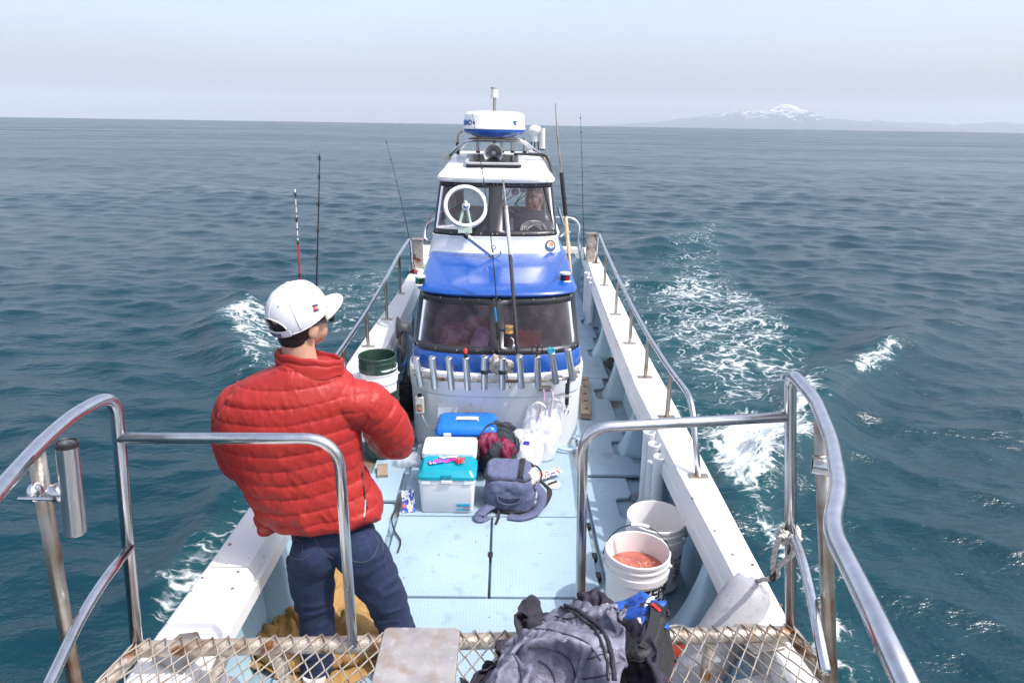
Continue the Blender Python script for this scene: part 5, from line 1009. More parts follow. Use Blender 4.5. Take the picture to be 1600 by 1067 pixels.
for k in range(3): twist([kn+Vector((.030*math.cos(q), .030*math.sin(q)-.0, .012*k-.014+.006*math.sin(q*2))) for q in np.linspace(k, k+6.0, 7)], .0085)
twist([kn+Vector((-.03, -.025, -.02)), kn+Vector((.0, -.04, .012)), kn+Vector((.028, -.025, -.008))])
b.build('rope', M_rope, t, smooth=170)
b = MB(); b.tube([PY(1207, 905, 1.93), PY(1207.5, 890, 1.915)], .011, 8); b.build('rope_whipping', M_black, t)
# things seen through the purple windscreen
def inside(px, py, y, label, name, cat, m, rr, amp=.03, sc=14, seed=1.): 
    c = PY(px, py, y); b = MB()
    for dx, dz, r in rr: b.ell(c+Vector((dx, 0, dz)), r)
    o = organic(name, b, m, None, .010, 2, cloth_disp(amp, sc, (1, 1, 1), seed)); return tag(o, label, cat)
b = MB(); c = PY(700, 512, 5.15); b.box((c.x, 5.15, .72), (.20, .16, .22)); o = b.build('carton', mat('cream_carton', (.50, .46, .40), .7, var=(5, .1)), None, bevel=.006); tag(o, 'cream carton behind the left pane of the purple windscreen', 'carton')
inside(712, 520, 4.93, 'clear bag of snacks in front of the cream carton behind the windscreen', 'snack_bag', 'snack bag', mat('snack_bag', (.45, .42, .42), .2, var=(20, .5), var2=(26, .5, .62, (.62, .33, .10))), [(0, 0, (.09, .05, .10)), (-.05, -.04, (.06, .05, .07))], .06, 18)
inside(745, 512, 5.1, 'orange bundle right of the cream carton behind the windscreen', 'orange_bundle', 'life vest', M_orange, [(0, 0, (.10, .07, .09)), (.04, -.04, (.08, .06, .06))])
inside(752, 528, 4.95, 'white crumpled bag beside the mullion behind the windscreen', 'white_sack', 'plastic bag', M_cw, [(0, 0, (.06, .05, .09)), (-.03, -.06, (.06, .05, .05))], .05)
b = MB(); c = PY(717, 545, 4.86); Mt = Matrix.Rotation(R(18), 3, 'Z')
b.box(Vector((c.x, 4.86, .64)), (.17, .14, .05), Mt); o = b.build('basket', mat('yellow_plastic', (.62, .52, .05), .45), None, bevel=.01); tag(o, 'yellow plastic tray low behind the left windscreen pane', 'tray')
inside(680, 546, 4.86, 'pink and red bundle in the lower left corner behind the windscreen', 'red_bundle', 'towel', mat('red_towel', (.50, .03, .06), .8, var2=(14, .5, .6, (.62, .40, .45))), [(0, -.0, (.10, .05, .045)), (-.05, .03, (.04, .03, .04))], .04)
b = MB(); c = PY(826, 530, 4.98); b.box((c.x, 4.98, .70), (.20, .12, .14)); o = b.build('basket', mat('orange_crate', (.60, .14, .05), .5), None, bevel=.012); tag(o, 'orange red plastic crate behind the right windscreen pane', 'crate')
b = MB()
for k in range(4): b.box((c.x-.06+.05*k, 4.915, .775), (.03, .02, .012))
b.build('crate_rim', mat('crate_rim', (.70, .28, .18), .4), o)
# ------------------------------------------------------------------ people
M_skin = mat('skin', (.48, .27, .185), .5, var=(14, .10), var2=(9, .55, .75, (.58, .27, .19)), bump=(220, .08), spec=.4); M_hair = mat('black_hair', (.010, .008, .008), .5, var=(60, .5), bump=(260, .9), stretch=(1, 1, .3))
def head(parent, c, az, hair=True, neck=.2, smile=False, tilt=0):
    Mh = Matrix.Translation(c) @ Matrix.Rotation(-az, 4, 'Z') @ Matrix.Rotation(tilt, 4, 'X'); Q = Mh.to_3x3(); g = lambda x, y, z: Mh @ Vector((x, y, z)); b = MB()
    E_ = lambda p, r, rot=None: b.ell(g(*p), r, Q @ rot if rot else Q, n=28, k=18)
    E_((0, -.012, .028), (.076, .096, .098)); E_((0, .025, -.035), (.062, .068, .075)); E_((0, .058, -.088), (.030, .028, .024)); E_((.034, .045, -.045), (.030, .035, .045)); E_((-.034, .045, -.045), (.030, .035, .045))
    E_((0, .078, .022), (.045, .016, .014)); E_((0, .099, -.024), (.0105, .018, .026)); E_((0, .108, -.036), (.014, .012, .010)); E_((0, .088, -.066), (.024, .010, .006)); E_((0, .087, -.077), (.021, .011, .007))
    b.tube([g(0, -.025, -.03), g(0, -.035, -.10), g(0, -.015-.22*math.sin(max(0, tilt)), -neck)], [.058, .060, .070], 20)
    for s in (-1, 1):
        E_((s*.077, -.008, -.022), (.009, .022, .034), Matrix.Rotation(R(-s*14), 3, 'Z') @ Matrix.Rotation(R(-12), 3, 'X')); E_((s*.074, -.004, -.046), (.008, .010, .012))
    o = organic('body', b, M_skin, parent, .0042, 3); eb = MB()
    for s in (-1, 1):
        e = MB(); e.ell(g(s*.031, .079, .002), (.013, .010, .009), Q, n=14, k=8); eo = e.build('eye', mat('eye_white', (.7, .68, .66), .2), o); e = MB(); e.ell(g(s*.031, .087, .002), (.006, .004, .006), Q, n=12, k=6); e.build('iris', M_black, eo)
        eb.tube([g(s*.013, .091, .020), g(s*.032, .090, .026), g(s*.052, .072, .021)], [.0035, .0045, .002], 6)
    eb.build('eyebrows', M_hair, o); e = MB(); e.tube(spl([g(-.024, .088, -.067+.006*smile), g(0, .0985, -.0715), g(.024, .088, -.067+.006*smile)], 4), [.002]*9 if True else 0, 6); e.build('lips', mat('lips', (.45, .16, .13), .4), o)
    return o, Mh, Q, g
def hand(name, parent, wrist, fwd, up, s=1):
    """palm, four curled fingers of different length and a thumb set on the side"""
    f = fwd.normalized(); u = (up-f*up.dot(f)).normalized(); sd = f.cross(u)*s; g = lambda a, b_, c: wrist+f*a+sd*b_+u*c; b = MB(); b.tube([wrist-f*.05, wrist, g(.02, 0, 0)], [.027, .025, .026], 12)
    b.ell(g(.05, 0, 0), (.046, .046, .046), Matrix(((f.x*1.0, sd.x*.9, u.x*.38), (f.y, sd.y*.9, u.y*.38), (f.z, sd.z*.9, u.z*.38))))
    for k, (o, l) in enumerate(((-.030, .072), (-.010, .080), (.010, .075), (.029, .060))): b.tube(spl([g(.075, o, .0), g(.092+l*.2, o, -.004), g(.09+l*.52, o*.9, -.026), g(.075+l*.45, o*.85, -.050)], 4), [.0095]*9+[.0088, .0085, .0080, .0075], 8)
    b.tube(spl([g(.02, -.030, -.004), g(.045, -.052, -.014), g(.075, -.048, -.032), g(.092, -.036, -.042)], 4), [.013]*5+[.011]*5+[.0095, .009, .008], 8)
    return organic(name, b, M_skin, parent, .0042, 2)
ang = thing('person', PZ(560, 1050, 0), 'angler seen from behind in a red quilted jacket, jeans, white cap and sunglasses', 'person')
AY = 2.40
hc = PY(470, 500, 2.44); AZ = R(38)
hd, Mh, Qh, g = head(ang, hc, AZ, neck=.22, tilt=R(8))
# jacket
rings = []
for px, py, hw, dep, yo in ((483, 566, .085, .085, .02), (481, 578, .125, .10, .015), (470, 592, .185, .115, .01), (458, 612, .235, .13, .0), (452, 640, .258, .145, .0), (452, 670, .262, .15, .0), (458, 700, .255, .15, .005), (470, 735, .242, .15, .01), (486, 762, .238, .15, .01), (500, 784, .234, .15, .01), (507, 797, .226, .144, .01), (509, 806, .210, .132, .01)):
    c = PY(px, py, AY+yo); rings.append([c+Vector((hw*math.cos(a), dep*math.copysign(abs(math.sin(a))**.85, math.sin(a))+.05*math.cos(a)*.6, -.012*math.cos(a))) for a in np.linspace(0, 2*math.pi, 40, endpoint=False)])
b = MB(); b.loft(rings)
RA = [PY(546, 628, 2.42), PY(575, 632, 2.45), PY(606, 664, 2.50), PY(618, 690, 2.56), PY(604, 690, 2.70), PY(588, 676, 2.86)]
LA = [PY(402, 624, 2.38), PY(376, 636, 2.40), PY(366, 678, 2.46), PY(376, 722, 2.54), PY(410, 722, 2.68), PY(450, 705, 2.82)]
RR = [.088, .088, .083, .074, .064, .055]
for A_ in (RA, LA):
    P = spl(A_, 5); rr = np.interp(np.linspace(0, 5, len(P)), range(6), RR); b.tube(P, list(rr), 24); b.ell(P[0], (.084,)*3); b.ell(P[-1], (.052,)*3)
b.ell(PY(432, 785, AY-.02), (.075, .10, .085)); b.ell(PY(423, 808, AY-.03), (.050, .065, .060)); b.ell(PY(416, 824, AY-.04), (.030, .045, .030))
TORSO = np.array([PY(x, y, AY) for x, y in ((480, 575), (455, 640), (458, 700), (486, 770), (509, 830))])
def seg_near(P, S):
    best = np.full(len(P), 1e9); par = np.zeros(len(P)); acc = 0
    for a, c in zip(S[:-1], S[1:]):
        d = c-a; L2 = d@d; t = np.clip(((P-a)@d)/L2, 0, 1); q = np.linalg.norm(P-(a+t[:, None]*d), axis=1); m_ = q < best; best[m_] = q[m_]; par[m_] = (acc+t*math.sqrt(L2))[m_]; acc += math.sqrt(L2)
    return best, par
TILT = np.array([[1, 0, .6], [0, 1, 0], [-.6, 0, 1]]).T
def puffer(P, Nn):
    dR, pR = seg_near(P, np.array([tuple(v) for v in RA])); dL, pL = seg_near(P, np.array([tuple(v) for v in LA]))
    arm = np.minimum(dR-.10*0, dL); sx = np.where(dR < dL, pR, pL)
    c = PY(455, 650, AY); zt = P[:, 2]-.10*(P[:, 0]-c.x)*.4-.05*np.abs(P[:, 0]-c.x)
    # arm when nearer to the arm bone than its sleeve radius and outside the armhole line
    ah = np.minimum(dR, dL)-.098; armm = (ah < 0) & (sx > .035)
    wob = .022*(fbm(P*np.array([6, 6, 5])+2, 3)-.5)
    ph_t = np.abs(np.sin(math.pi*(zt+wob)/.060)); ph_a = np.abs(np.sin(math.pi*(sx+wob*.8)/.060))
    ph = np.where(armm, ph_a, ph_t); w = ph**.38
    low = sst(1.12, .75, P[:, 2]); amp = .0080
    puck = (ridge(P*np.array([70, 70, 20])+3)-.5)*.0062*(1.12-w)+(ridge(P@TILT*np.array([30, 30, 14])+7)-.6)*.0048*(.5+.9*low)+(ridge(P@TILT.T*np.array([55, 55, 24])+4)-.6)*.0015+(ridge(P@TILT*np.array([9, 9, 5])+1)-.6)*(.004+.019*low)
    seam = np.exp(-((ah)/.007)**2)*(sx > .01)*(sx < .13)*.010
    hem = sst(.70, .665, P[:, 2])*.012*(ridge(P*np.array([34, 34, 5]))-.3)
    return P+Nn*(amp*(w-.62)+puck-seam-hem)[:, None]
M_puff = mat('red_puffer', (.31, .022, .018), .50, var=(12, .10), bump=(110, .28, .004), spec=.28)
jk = organic('jacket', b, M_puff, ang, .0046, 5, puffer)
jt = bvh(jk)
b = MB(); rg = []                                   # standing collar
for z, rx, ry, o in ((-.03, .128, .110, 0), (-.01, .122, .106, 0), (.008, .118, .102, -.004), (.012, .110, .095, -.004), (.016, .116, .100, -.005), (.034, .114, .098, -.006), (.040, .106, .092, -.006), (.03, .100, .086, -.006), (-.02, .098, .084, 0)):
    cc_ = PY(484, 566, 2.43)
    rg.append([cc_+Vector((rx*math.cos(a)+.012*math.cos(a)*(z > 0), ry*math.sin(a), z*(1-.18*math.cos(a-.5))+.003*math.sin(9*a)-.012*math.cos(a-.3)+(-.004-.010*math.sin(a))*(z > -.015))) for a in np.linspace(0, 2*math.pi, 44, endpoint=False)])
b.loft(rg, cap=False); cl = b.build('collar', M_puff, jk, smooth=170, sub=1)
stitch(jt, [(566, 668), (570, 700), (568, 740), (566, 790), (569, 812)], .004, M_black, 'side_zip', jk)
stitch(jt, [(571, 780), (570, 798), (568, 808)], .0035, M_grey, 'zip_pull', jk)
stitch(jt, [(566, 735), (569, 770), (574, 795)], .0035, M_black, 'zip_cord', jk)
# jeans
b = MB(); J = lambda px, py, y: PY(px, py, y)
b.ell(J(522, 836, 2.42), (.172, .115, .12)); b.ell(J(492, 862, 2.37), (.095, .10, .11)); b.ell(J(562, 862, 2.37), (.10, .10, .11))
LLp = [J(487, 868, 2.40), J(488, 905, 2.39), J(493, 950, 2.385), J(497, 1000, 2.38), J(495, 1045, 2.37)]; LR = [.100, .092, .074, .066, .066]
RLp = [J(568, 868, 2.40), J(588, 905, 2.40), J(607, 945, 2.41), J(622, 985, 2.40), J(630, 1045, 2.30)]; RRr = [.102, .096, .080, .070, .068]
for Q_, rr in ((LLp, LR), (RLp, RRr)): b.tube(spl(Q_, 6), list(np.interp(np.linspace(0, 4, 25), range(5), rr)), 24)
M_denim = mat('dark_denim', (.007, .017, .055), .85, var=(40, .3), var2=[(8, .52, .75, (.011, .021, .056)), (220, .6, .75, (.016, .026, .055))], bump=(420, .4))
def denim(P, Nn):
    d = (ridge(P*np.array([9, 9, 22])+4)-.62)*.012+(ridge(P*np.array([18, 18, 40])+9)-.6)*.006*sst(.5, .25, P[:, 2])+(fbm(P*12, 2)-.5)*.008
    return P+Nn*d[:, None]
jn = organic('jeans', b, M_denim, ang, .0075, 4, denim); tj = bvh(jn); M_st = mat('jeans_stitch', (.045, .055, .085), .8)
for pl in ([(447, 838), (470, 846), (473, 862)], [(444, 842), (452, 866), (468, 874), (484, 866)], [(490, 826), (494, 845), (505, 862), (522, 873)], [(512, 843), (524, 842)], [(588, 838), (591, 852), (580, 872), (566, 878), (550, 876)], [(585, 836), (592, 846)], [(600, 830), (598, 860), (606, 900)]): stitch(tj, pl, .0016, M_st, 'stitching', jn)
stitch(tj, [(484, 822), (487, 838)], .006, M_denim, 'belt_loop', jn)
for p, a in ((LLp[-1], 4), (RLp[-1], -12)):
    b = MB(); q = Vector((p.x, p.y, 0)); Mr = Matrix.Rotation(R(a), 3, 'Z')
    b.loft([[q+Mr @ Vector((x*(1-.25*max(0, y-.05)/.17)*s, y*s2+.05, z)) for x, y in rrect(.098, .285, .045)] for z, s, s2 in ((.0, .97, .98), (.02, 1.0, 1.0), (.03, .98, .98))]); so_ = b.build('shoe_sole', M_lgrey, ang)
    b = MB(); b.ell(q+Mr @ Vector((0, .10, .045)), (.045, .11, .045)); b.ell(q+Mr @ Vector((0, .0, .07)), (.044, .07, .065)); organic('shoe', b, M_navy, ang, .007, 4)
hand('hand', ang, RA[-1]+Vector((-.01, .03, .0)), Vector((-.5, .7, .05)), Vector((.1, 0, 1)), 1); hand('hand', ang, LA[-1]+Vector((.01, .03, .0)), Vector((.5, .7, .05)), Vector((-.1, 0, 1)), -1)
# hair, cap, sunglasses
b = MB(); b.ell(g(0, -.024, .005), (.0805, .086, .088), Qh, 28, 18); b.ell(g(0, -.048, -.048), (.062, .050, .05), Qh, 24, 14)
organic('hair', b, M_hair, hd, .006, 2, lambda P, Nn: P+Nn*(.004*(vn(P*160)-.5))[:, None])
M_cap = mat('cap_white', (.60, .60, .635), .8, var=(18, .03), bump=(500, .12)); M_capf = mat('cap_front', (.47, .47, .44), .8, var=(18, .04), bump=(500, .2))
CC = Matrix.Translation(g(0, -.008, .038)) @ Qh.to_4x4() @ Matrix.Rotation(R(15), 4, 'X')
def dome(u, e, k=1.0):
    sq = math.cos(e)**.86; return CC @ Vector((.097*k*sq*math.sin(u), .119*k*sq*math.cos(u), .109*k*math.sin(e)-.004*math.cos(e)))
NU, NE = 72, 22; E0 = R(-14); b = MB(); f_mat = []
for i in range(NE+1):
    for j in range(NU): b.v.append(tuple(dome(2*math.pi*j/NU-math.pi, E0+(R(88)-E0)*i/NE)))
for i in range(NE):
    for j in range(NU):
        u = 2*math.pi*(j+.5)/NU-math.pi; e = E0+(R(88)-E0)*(i+.5)/NE; ub = (abs(abs(u)-math.pi))/R(36)
        if ub < 1 and e < R(23)*math.sqrt(1-ub*ub)+R(1): continue
        b.f.append((i*NU+j, (i+1)*NU+j, (i+1)*NU+(j+1) % NU, i*NU+(j+1) % NU)); f_mat.append(1 if abs(u) < R(50) else 0)
b.f.append(tuple(NE*NU+NU-1-j for j in range(NU))); f_mat.append(0)
cap = b.build('cap', [M_cap, M_capf], ang, smooth=180, solid=.003, fix=False)
for p, k in zip(cap.data.polygons, f_mat): p.material_index = k
b = MB()
for u in (-120, -50, 0, 50, 120, 180):
    e1 = 26 if u == 180 else -12; b.tube([dome(R(u), R(e), 1.006) for e in np.linspace(e1, 87, 16)], .0019, 5)
b.build('panel_seams', M_cap, cap, smooth=170)
b = MB()
for u in (-150, -85, -30, 30, 85, 150): b.ell(dome(R(u), R(48), 1.004), (.0035, .0035, .0035), None, 8, 6)
b.build('eyelets', mat('eyelet_grey', (.33, .33, .35), .8), cap)
b = MB(); b.ell(dome(0, R(90), 1.0), (.010, .010, .006)); b.build('top_button', M_cap, cap)
b = MB(); b.loft([[dome(R(180+a), R(e), k) for e, k in ((-15, 1.0), (-15, 1.03), (-2, 1.02), (-2, .99))] for a in np.linspace(-40, 40, 15)]); sb = b.build('strap', M_cap, cap, smooth=50)
b = MB(); b.loft([[dome(R(180+a), R(e), k) for e, k in ((-13, 1.03), (-13, 1.042), (-5, 1.034), (-5, 1.02))] for a in np.linspace(-20, 16, 9)]); b.build('strap_patch', mat('strap_patch', (.13, .12, .22), .7, var=(220, .8)), sb, smooth=50)
b = MB(); b.tube([dome(R(180)+R(36)*math.sin(q), R(1)+R(24)*math.cos(q), 1.012) for q in np.linspace(-math.pi/2, math.pi/2, 22)], .0032, 6); b.build('opening_trim', M_cap, cap, smooth=170)
b = MB(); b.tube([dome(R(a), R(-13), 1.008) for a in np.linspace(-140, 140, 50)], .0022, 6); b.build('rim_stitch', M_cap, cap, smooth=170)
gr = []
for t_ in np.linspace(0, 1, 9):
    r_ = []
    for s in np.linspace(-1, 1, 25):
        p0 = dome(R(66)*s, R(-11), 1.0); r_.append(p0+Qh @ Vector((.004*s*t_, .072*t_*(1-abs(s)**3.2)+.004, -.002*t_-.030*s*s*t_**.8)))
    gr.append(r_)
b = MB(); b.grid(gr); b.build('cap_brim', M_capf, cap, smooth=180, solid=.0035)
ct = bvh(cap)
def decal(px, py, poly, m, name, par, sc=1/430.):
    h, n_ = onto(ct, px, py, .0012)
    if h is None: return
    z = n_; x = Vector((0, 0, 1)).cross(z).normalized(); y = z.cross(x); Mx_ = Matrix((x, y, z)).transposed().to_4x4(); Mx_.translation = h; b = MB(); b.prism([(X*sc, Y*sc) for X, Y in poly], -.003, .0012, Mx_); return b.build(name, m, par, smooth=0)
fl = decal(493, 481, [(-5, 2.2), (5, 2.2), (5, 5.2), (-5, 5.2)], mat('flag_blue', (.01, .015, .12), .6), 'flag_stripes', cap)
decal(493, 481, [(-5, -5.2), (5, -5.2), (5, -2.2), (-5, -2.2)], mat('flag_blue2', (.01, .015, .12), .6), 'flag_stripes', cap)
decal(493, 481, [(4*math.cos(q), 4*math.sin(q)) for q in np.linspace(R(38), R(322), 16)]+[(2*math.cos(q), 2*math.sin(q)) for q in np.linspace(R(322), R(38), 16)], mat('flag_red', (.55, .01, .03), .6), 'flag_letter', cap); decal(493, 481, disc(2.1, 0, n=14), mat('flag_gold', (.75, .38, .02), .6), 'flag_disc', cap)
b = MB()
for s in (-1, 1): b.tube(spl([g(s*.086, -.014, .0), g(s*.085, .03, .0), g(s*.079, .075, -.001), g(s*.068, .096, -.003)], 4), .0075, 8, flat=.6)
b.tube(spl([g(-.02, .104, .008), g(0, .112, .012), g(.02, .104, .008)], 4), .003, 6); sg = b.build('sunglasses', M_blackg, hd, smooth=170)
for s in (-1, 1): b = MB(); b.ell(g(s*.044, .098, -.010), (.034, .013, .026), Qh @ Matrix.Rotation(R(-s*18), 3, 'Z')); b.build('dark_lens', M_blackg, sg)
# skipper inside the wheelhouse
sc_ = PY(834, 309, 6.55); sk = thing('person', Vector((sc_.x, 6.6, 1.31)), 'smiling man in a white shirt behind the right wheelhouse window', 'person')
h2, M2, Q2, g2 = head(sk, sc_, R(205), neck=.18, smile=True)
b = MB(); b.ell(g2(0, -.02, .055), (.081, .098, .085), Q2); b.ell(g2(0, -.045, .0), (.078, .075, .08), Q2); organic('hair', b, M_hair, h2, .007, 2, lambda P, Nn: P+Nn*(.010*(vn(P*60)-.5))[:, None])
b = MB(); s0 = Vector((sc_.x, 6.62, 0))
b.ell(s0+Vector((0, 0, sc_.z-.30)), (.17, .11, .15)); b.ell(s0+Vector((0, 0, sc_.z-.40)), (.15, .10, .12))
for s in (-1, 1): b.tube(spl([s0+Vector((s*.15, 0, sc_.z-.22)), s0+Vector((s*.20, -.05, sc_.z-.36)), s0+Vector((s*.14, -.22, sc_.z-.38))], 5), [.06]*5+[.052]*3+[.045]*3, 14)
organic('shirt', b, mat('white_shirt', (.74, .74, .76), .8, bump=(60, .3)), sk, .010, 3, cloth_disp(.02, 12, (1, 1, 1), 3.3))
for s in (-1, 1): hand('hand', sk, s0+Vector((s*.12, -.25, sc_.z-.38)), Vector((-s*.2, -1, 0)), Vector((0, 0, 1)), -s)
# ------------------------------------------------------------------ sea, mountain, air
WZ = -.70; RE = 6371000.0
def Wp(pix): return np.array([tuple(PZ(x, y, WZ))[:2] for x, y in pix])
FOAM = [
 (1.16, .36, [(1085, 655), (1150, 640), (1215, 650), (1262, 615), (1300, 596), (1290, 650), (1264, 700), (1205, 745), (1165, 792), (1125, 770), (1090, 700)]),
 (.60, .60, [(1000, 455), (1030, 425), (1075, 410), (1130, 430), (1210, 480), (1270, 545), (1290, 590), (1200, 640), (1080, 650), (1040, 580), (1005, 520)]),
 (.55, 1.2, [(1030, 425), (1065, 372), (1095, 345), (1130, 352), (1125, 400), (1165, 455), (1080, 445)]),
 (.56, .8, [(960, 430), (1000, 425), (1040, 560), (1080, 640), (1120, 650), (1050, 700), (1010, 640)]),
 (.80, .17, [(1322, 582), (1350, 564), (1391, 546), (1393, 560), (1362, 588), (1335, 596)]),
 (.56, .22, [(1100, 740), (1160, 790), (1215, 800), (1245, 855), (1290, 915), (1345, 1010), (1420, 1100), (1330, 1100), (1240, 960), (1170, 850)]),
 (.85, .12, [(1168, 808), (1205, 826), (1216, 858), (1190, 866)]), (.85, .12, [(1240, 900), (1290, 930), (1330, 1010), (1300, 1040), (1265, 980)]),
 (.16, .4, [(1240, 640), (1300, 640), (1395, 800), (1390, 920), (1360, 1000), (1280, 900), (1230, 780)]),
 (.74, .34, [(343, 516), (360, 492), (388, 473), (420, 478), (440, 520), (450, 600), (400, 582), (370, 566), (378, 546)]),
 (.47, .9, [(480, 452), (545, 428), (620, 398), (650, 415), (600, 520), (540, 545), (500, 520)]),
 (.60, .16, [(212, 1000), (214, 960), (240, 900), (290, 852), (345, 815), (385, 790), (420, 760), (420, 800), (340, 905), (250, 985)]),
 (.45, .3, [(150, 1067), (205, 1000), (240, 990), (180, 1100)]),
 (.42, .35, [(330, 790), (370, 740), (430, 700), (450, 740), (400, 800), (350, 830)]),
 (.38, .6, [(350, 560), (450, 600), (460, 700), (380, 740), (370, 640)]),
]
def poly_sd(X, Y, P):
    d = np.full(X.shape, 1e9); ins = np.zeros(X.shape, bool); n = len(P)
    for i in range(n):
        ax, ay = P[i]; bx, by = P[(i+1) % n]; ex, ey = bx-ax, by-ay; t = np.clip(((X-ax)*ex+(Y-ay)*ey)/(ex*ex+ey*ey), 0, 1); d = np.minimum(d, np.hypot(X-ax-t*ex, Y-ay-t*ey))
        ins ^= ((ay > Y) != (by > Y)) & (X < (bx-ax)*(Y-ay)/(by-ay+1e-12)+ax)
    return np.where(ins, d, -d)
th = np.concatenate([np.arange(-64, 64, .1), np.arange(64, 296, 4.0)]); th = np.radians(th)       # angle from +Y, clockwise
r = [1.0]
while r[-1] < 16000: r.append(r[-1]*(1.0052 if r[-1] < 110 else 1.0075 if r[-1] < 300 else 1.03))
r = np.array(r); nr, nth = len(r), len(th)
X = (r[:, None]*np.sin(th)[None]).ravel(); Y = (r[:, None]*np.cos(th)[None]).ravel(); D = np.hypot(X, Y); sp = np.repeat(np.gradient(r), nth); fine = np.tile(np.concatenate([np.ones(1280), np.zeros(nth-1280)]), nr)
foam = np.zeros(len(X)); rough = .21+.05*sst(8, 160, D)
near = np.nonzero((D < 45) & (fine > 0))[0]; xn, yn = X[near], Y[near]; q3 = np.stack([xn, yn, 0*xn], 1)
wx = xn+.28*(fbm(q3*1.6, 3)-.5)*2; wy = yn+.28*(fbm(q3*1.6+31, 3)-.5)*2; fm = np.zeros(len(near))
for I, soft, P in FOAM:
    Pw = Wp(P); k = (wx > Pw[:, 0].min()-2) & (wx < Pw[:, 0].max()+2) & (wy > Pw[:, 1].min()-2) & (wy < Pw[:, 1].max()+2)
    s = poly_sd(wx[k], wy[k], Pw); fm[k] = np.maximum(fm[k], I*sst(-soft, soft, s))
foam[near] = fm
H_ = np.zeros(len(X)); DX = np.zeros(len(X)); DY = np.zeros(len(X)); wr = np.random.default_rng(5)
# slicks: patches of calmer and rougher water
gust = .68+.38*sst(.30, .70, fbm(np.stack([X/14, Y/9, 0*X], 1), 3))
for k in range(64):
    lam = .30*(48)**(k/63); a = math.radians(wr.normal(202, 34)); kx, ky = math.sin(a), math.cos(a); kn_ = 2*math.pi/lam; slope = .043 if lam < 1.3 else .017 if lam < 3 else .008 if lam < 7 else .006
    A = slope/kn_*wr.uniform(.7, 1.3); idx = np.nonzero((sp < lam/2.6) & (fine > 0) & (D*math.radians(.1) < lam/2.6))[0]; att = (1-sst(lam/6, lam/2.6, sp[idx]))*(gust[idx] if lam < 4 else 1)
    ph = kn_*(kx*X[idx]+ky*Y[idx])+wr.uniform(0, 6.28)+(2.2*fbm(np.stack([X[idx]/(lam*3), Y[idx]/(lam*3), 0*idx+k], 1), 1) if lam < 4 else 0)
    H_[idx] += A*np.cos(ph)*att; DX[idx] -= .8*A*kx*np.sin(ph)*att; DY[idx] -= .8*A*ky*np.sin(ph)*att
def ridge_wave(pix, w, h):
    P = Wp(pix); d = np.full(len(near), 1e9); tt = np.zeros(len(near)); n = len(P)
    for i in range(n-1):
        e = P[i+1]-P[i]; t = np.clip(((xn-P[i][0])*e[0]+(yn-P[i][1])*e[1])/(e@e), 0, 1); q = np.hypot(xn-P[i][0]-t*e[0], yn-P[i][1]-t*e[1]); m_ = q < d; d[m_] = q[m_]; tt[m_] = ((i+t)/(n-1))[m_]
    H_[near] += np.interp(tt, np.linspace(0, 1, len(h)), h)*np.exp(-(d/np.interp(tt, [0, 1], w))**2)
ridge_wave([(1140, 800), (1210, 740), (1268, 690), (1296, 605), (1345, 578), (1392, 550), (1440, 518), (1520, 480)], (.28, .5), [.10, .22, .26, .22, .20, .20, .14, .0])
ridge_wave([(1130, 560), (1210, 520), (1290, 470), (1360, 440)], (.6, .9), [.0, .10, .14, .0]); ridge_wave([(950, 395), (1030, 385), (1110, 372), (1180, 372)], (.8, .9), [.1, .25, .2, .0])
ridge_wave([(440, 620), (400, 575), (362, 540), (352, 508), (388, 474), (430, 462)], (.30, .5), [.1, .22, .24, .26, .2, .05]); ridge_wave([(385, 740), (330, 830), (250, 930), (190, 1040)], (.22, .22), [.05, .10, .08, .04])
H_[near] += fm*.085*(fbm(q3*7, 4)-.45)+sst(.7, 1, fm)*.10*(ridge(q3*5)-.4)
Z = WZ+H_-D*D/(2*RE)
co_ = np.stack([X+DX, Y+DY, Z], 1)
i, j = np.meshgrid(np.arange(nr-1), np.arange(nth), indexing='ij'); j2 = (j+1) % nth
quads = np.stack([i*nth+j, (i+1)*nth+j, (i+1)*nth+j2, i*nth+j2], -1).reshape(-1, 4)
# leave the patch under the camera inside the hull open, close it with a fan
me = bpy.data.meshes.new('sea'); me.vertices.add(len(co_)); me.vertices.foreach_set('co', co_.ravel()); nq = len(quads)
me.loops.add(nq*4); me.loops.foreach_set('vertex_index', quads.ravel().astype(np.int32)); me.polygons.add(nq); me.polygons.foreach_set('loop_start', np.arange(0, nq*4, 4, dtype=np.int32)); me.polygons.foreach_set('use_smooth', np.ones(nq, bool))
me.update(calc_edges=True); at_ = me.attributes.new('foam', 'FLOAT', 'POINT'); at_.data.foreach_set('value', foam.astype(np.float32)); at2 = me.attributes.new('chop', 'FLOAT', 'POINT'); at2.data.foreach_set('value', rough.astype(np.float32))
M_sea = bpy.data.materials.new('sea_water'); M_sea.use_nodes = True; nt = M_sea.node_tree; N = nt.nodes; L = nt.links; bs = N['Principled BSDF']
tc = N.new('ShaderNodeTexCoord')
def nz(scale, det=4, st=None, rough=.5):
    n = N.new('ShaderNodeTexNoise'); n.inputs['Scale'].default_value = scale; n.inputs['Detail'].default_value = det; n.inputs['Roughness'].default_value = rough
    if st: mp = N.new('ShaderNodeMapping'); mp.inputs['Scale'].default_value = st; mp.inputs['Rotation'].default_value = (0, 0, R(18)); L.new(tc.outputs['Object'], mp.inputs[0]); L.new(mp.outputs[0], n.inputs['Vector'])
    else: L.new(tc.outputs['Object'], n.inputs['Vector'])
    return n
def mth(op, a, b_=None, c=None):
    n = N.new('ShaderNodeMath'); n.operation = op
    for k, v in enumerate((a, b_, c)):
        if v is None: continue
        if isinstance(v, (int, float)): n.inputs[k].default_value = v
        else: L.new(v, n.inputs[k])
    return n.outputs[0]
fa = N.new('ShaderNodeAttribute'); fa.attribute_name = 'foam'
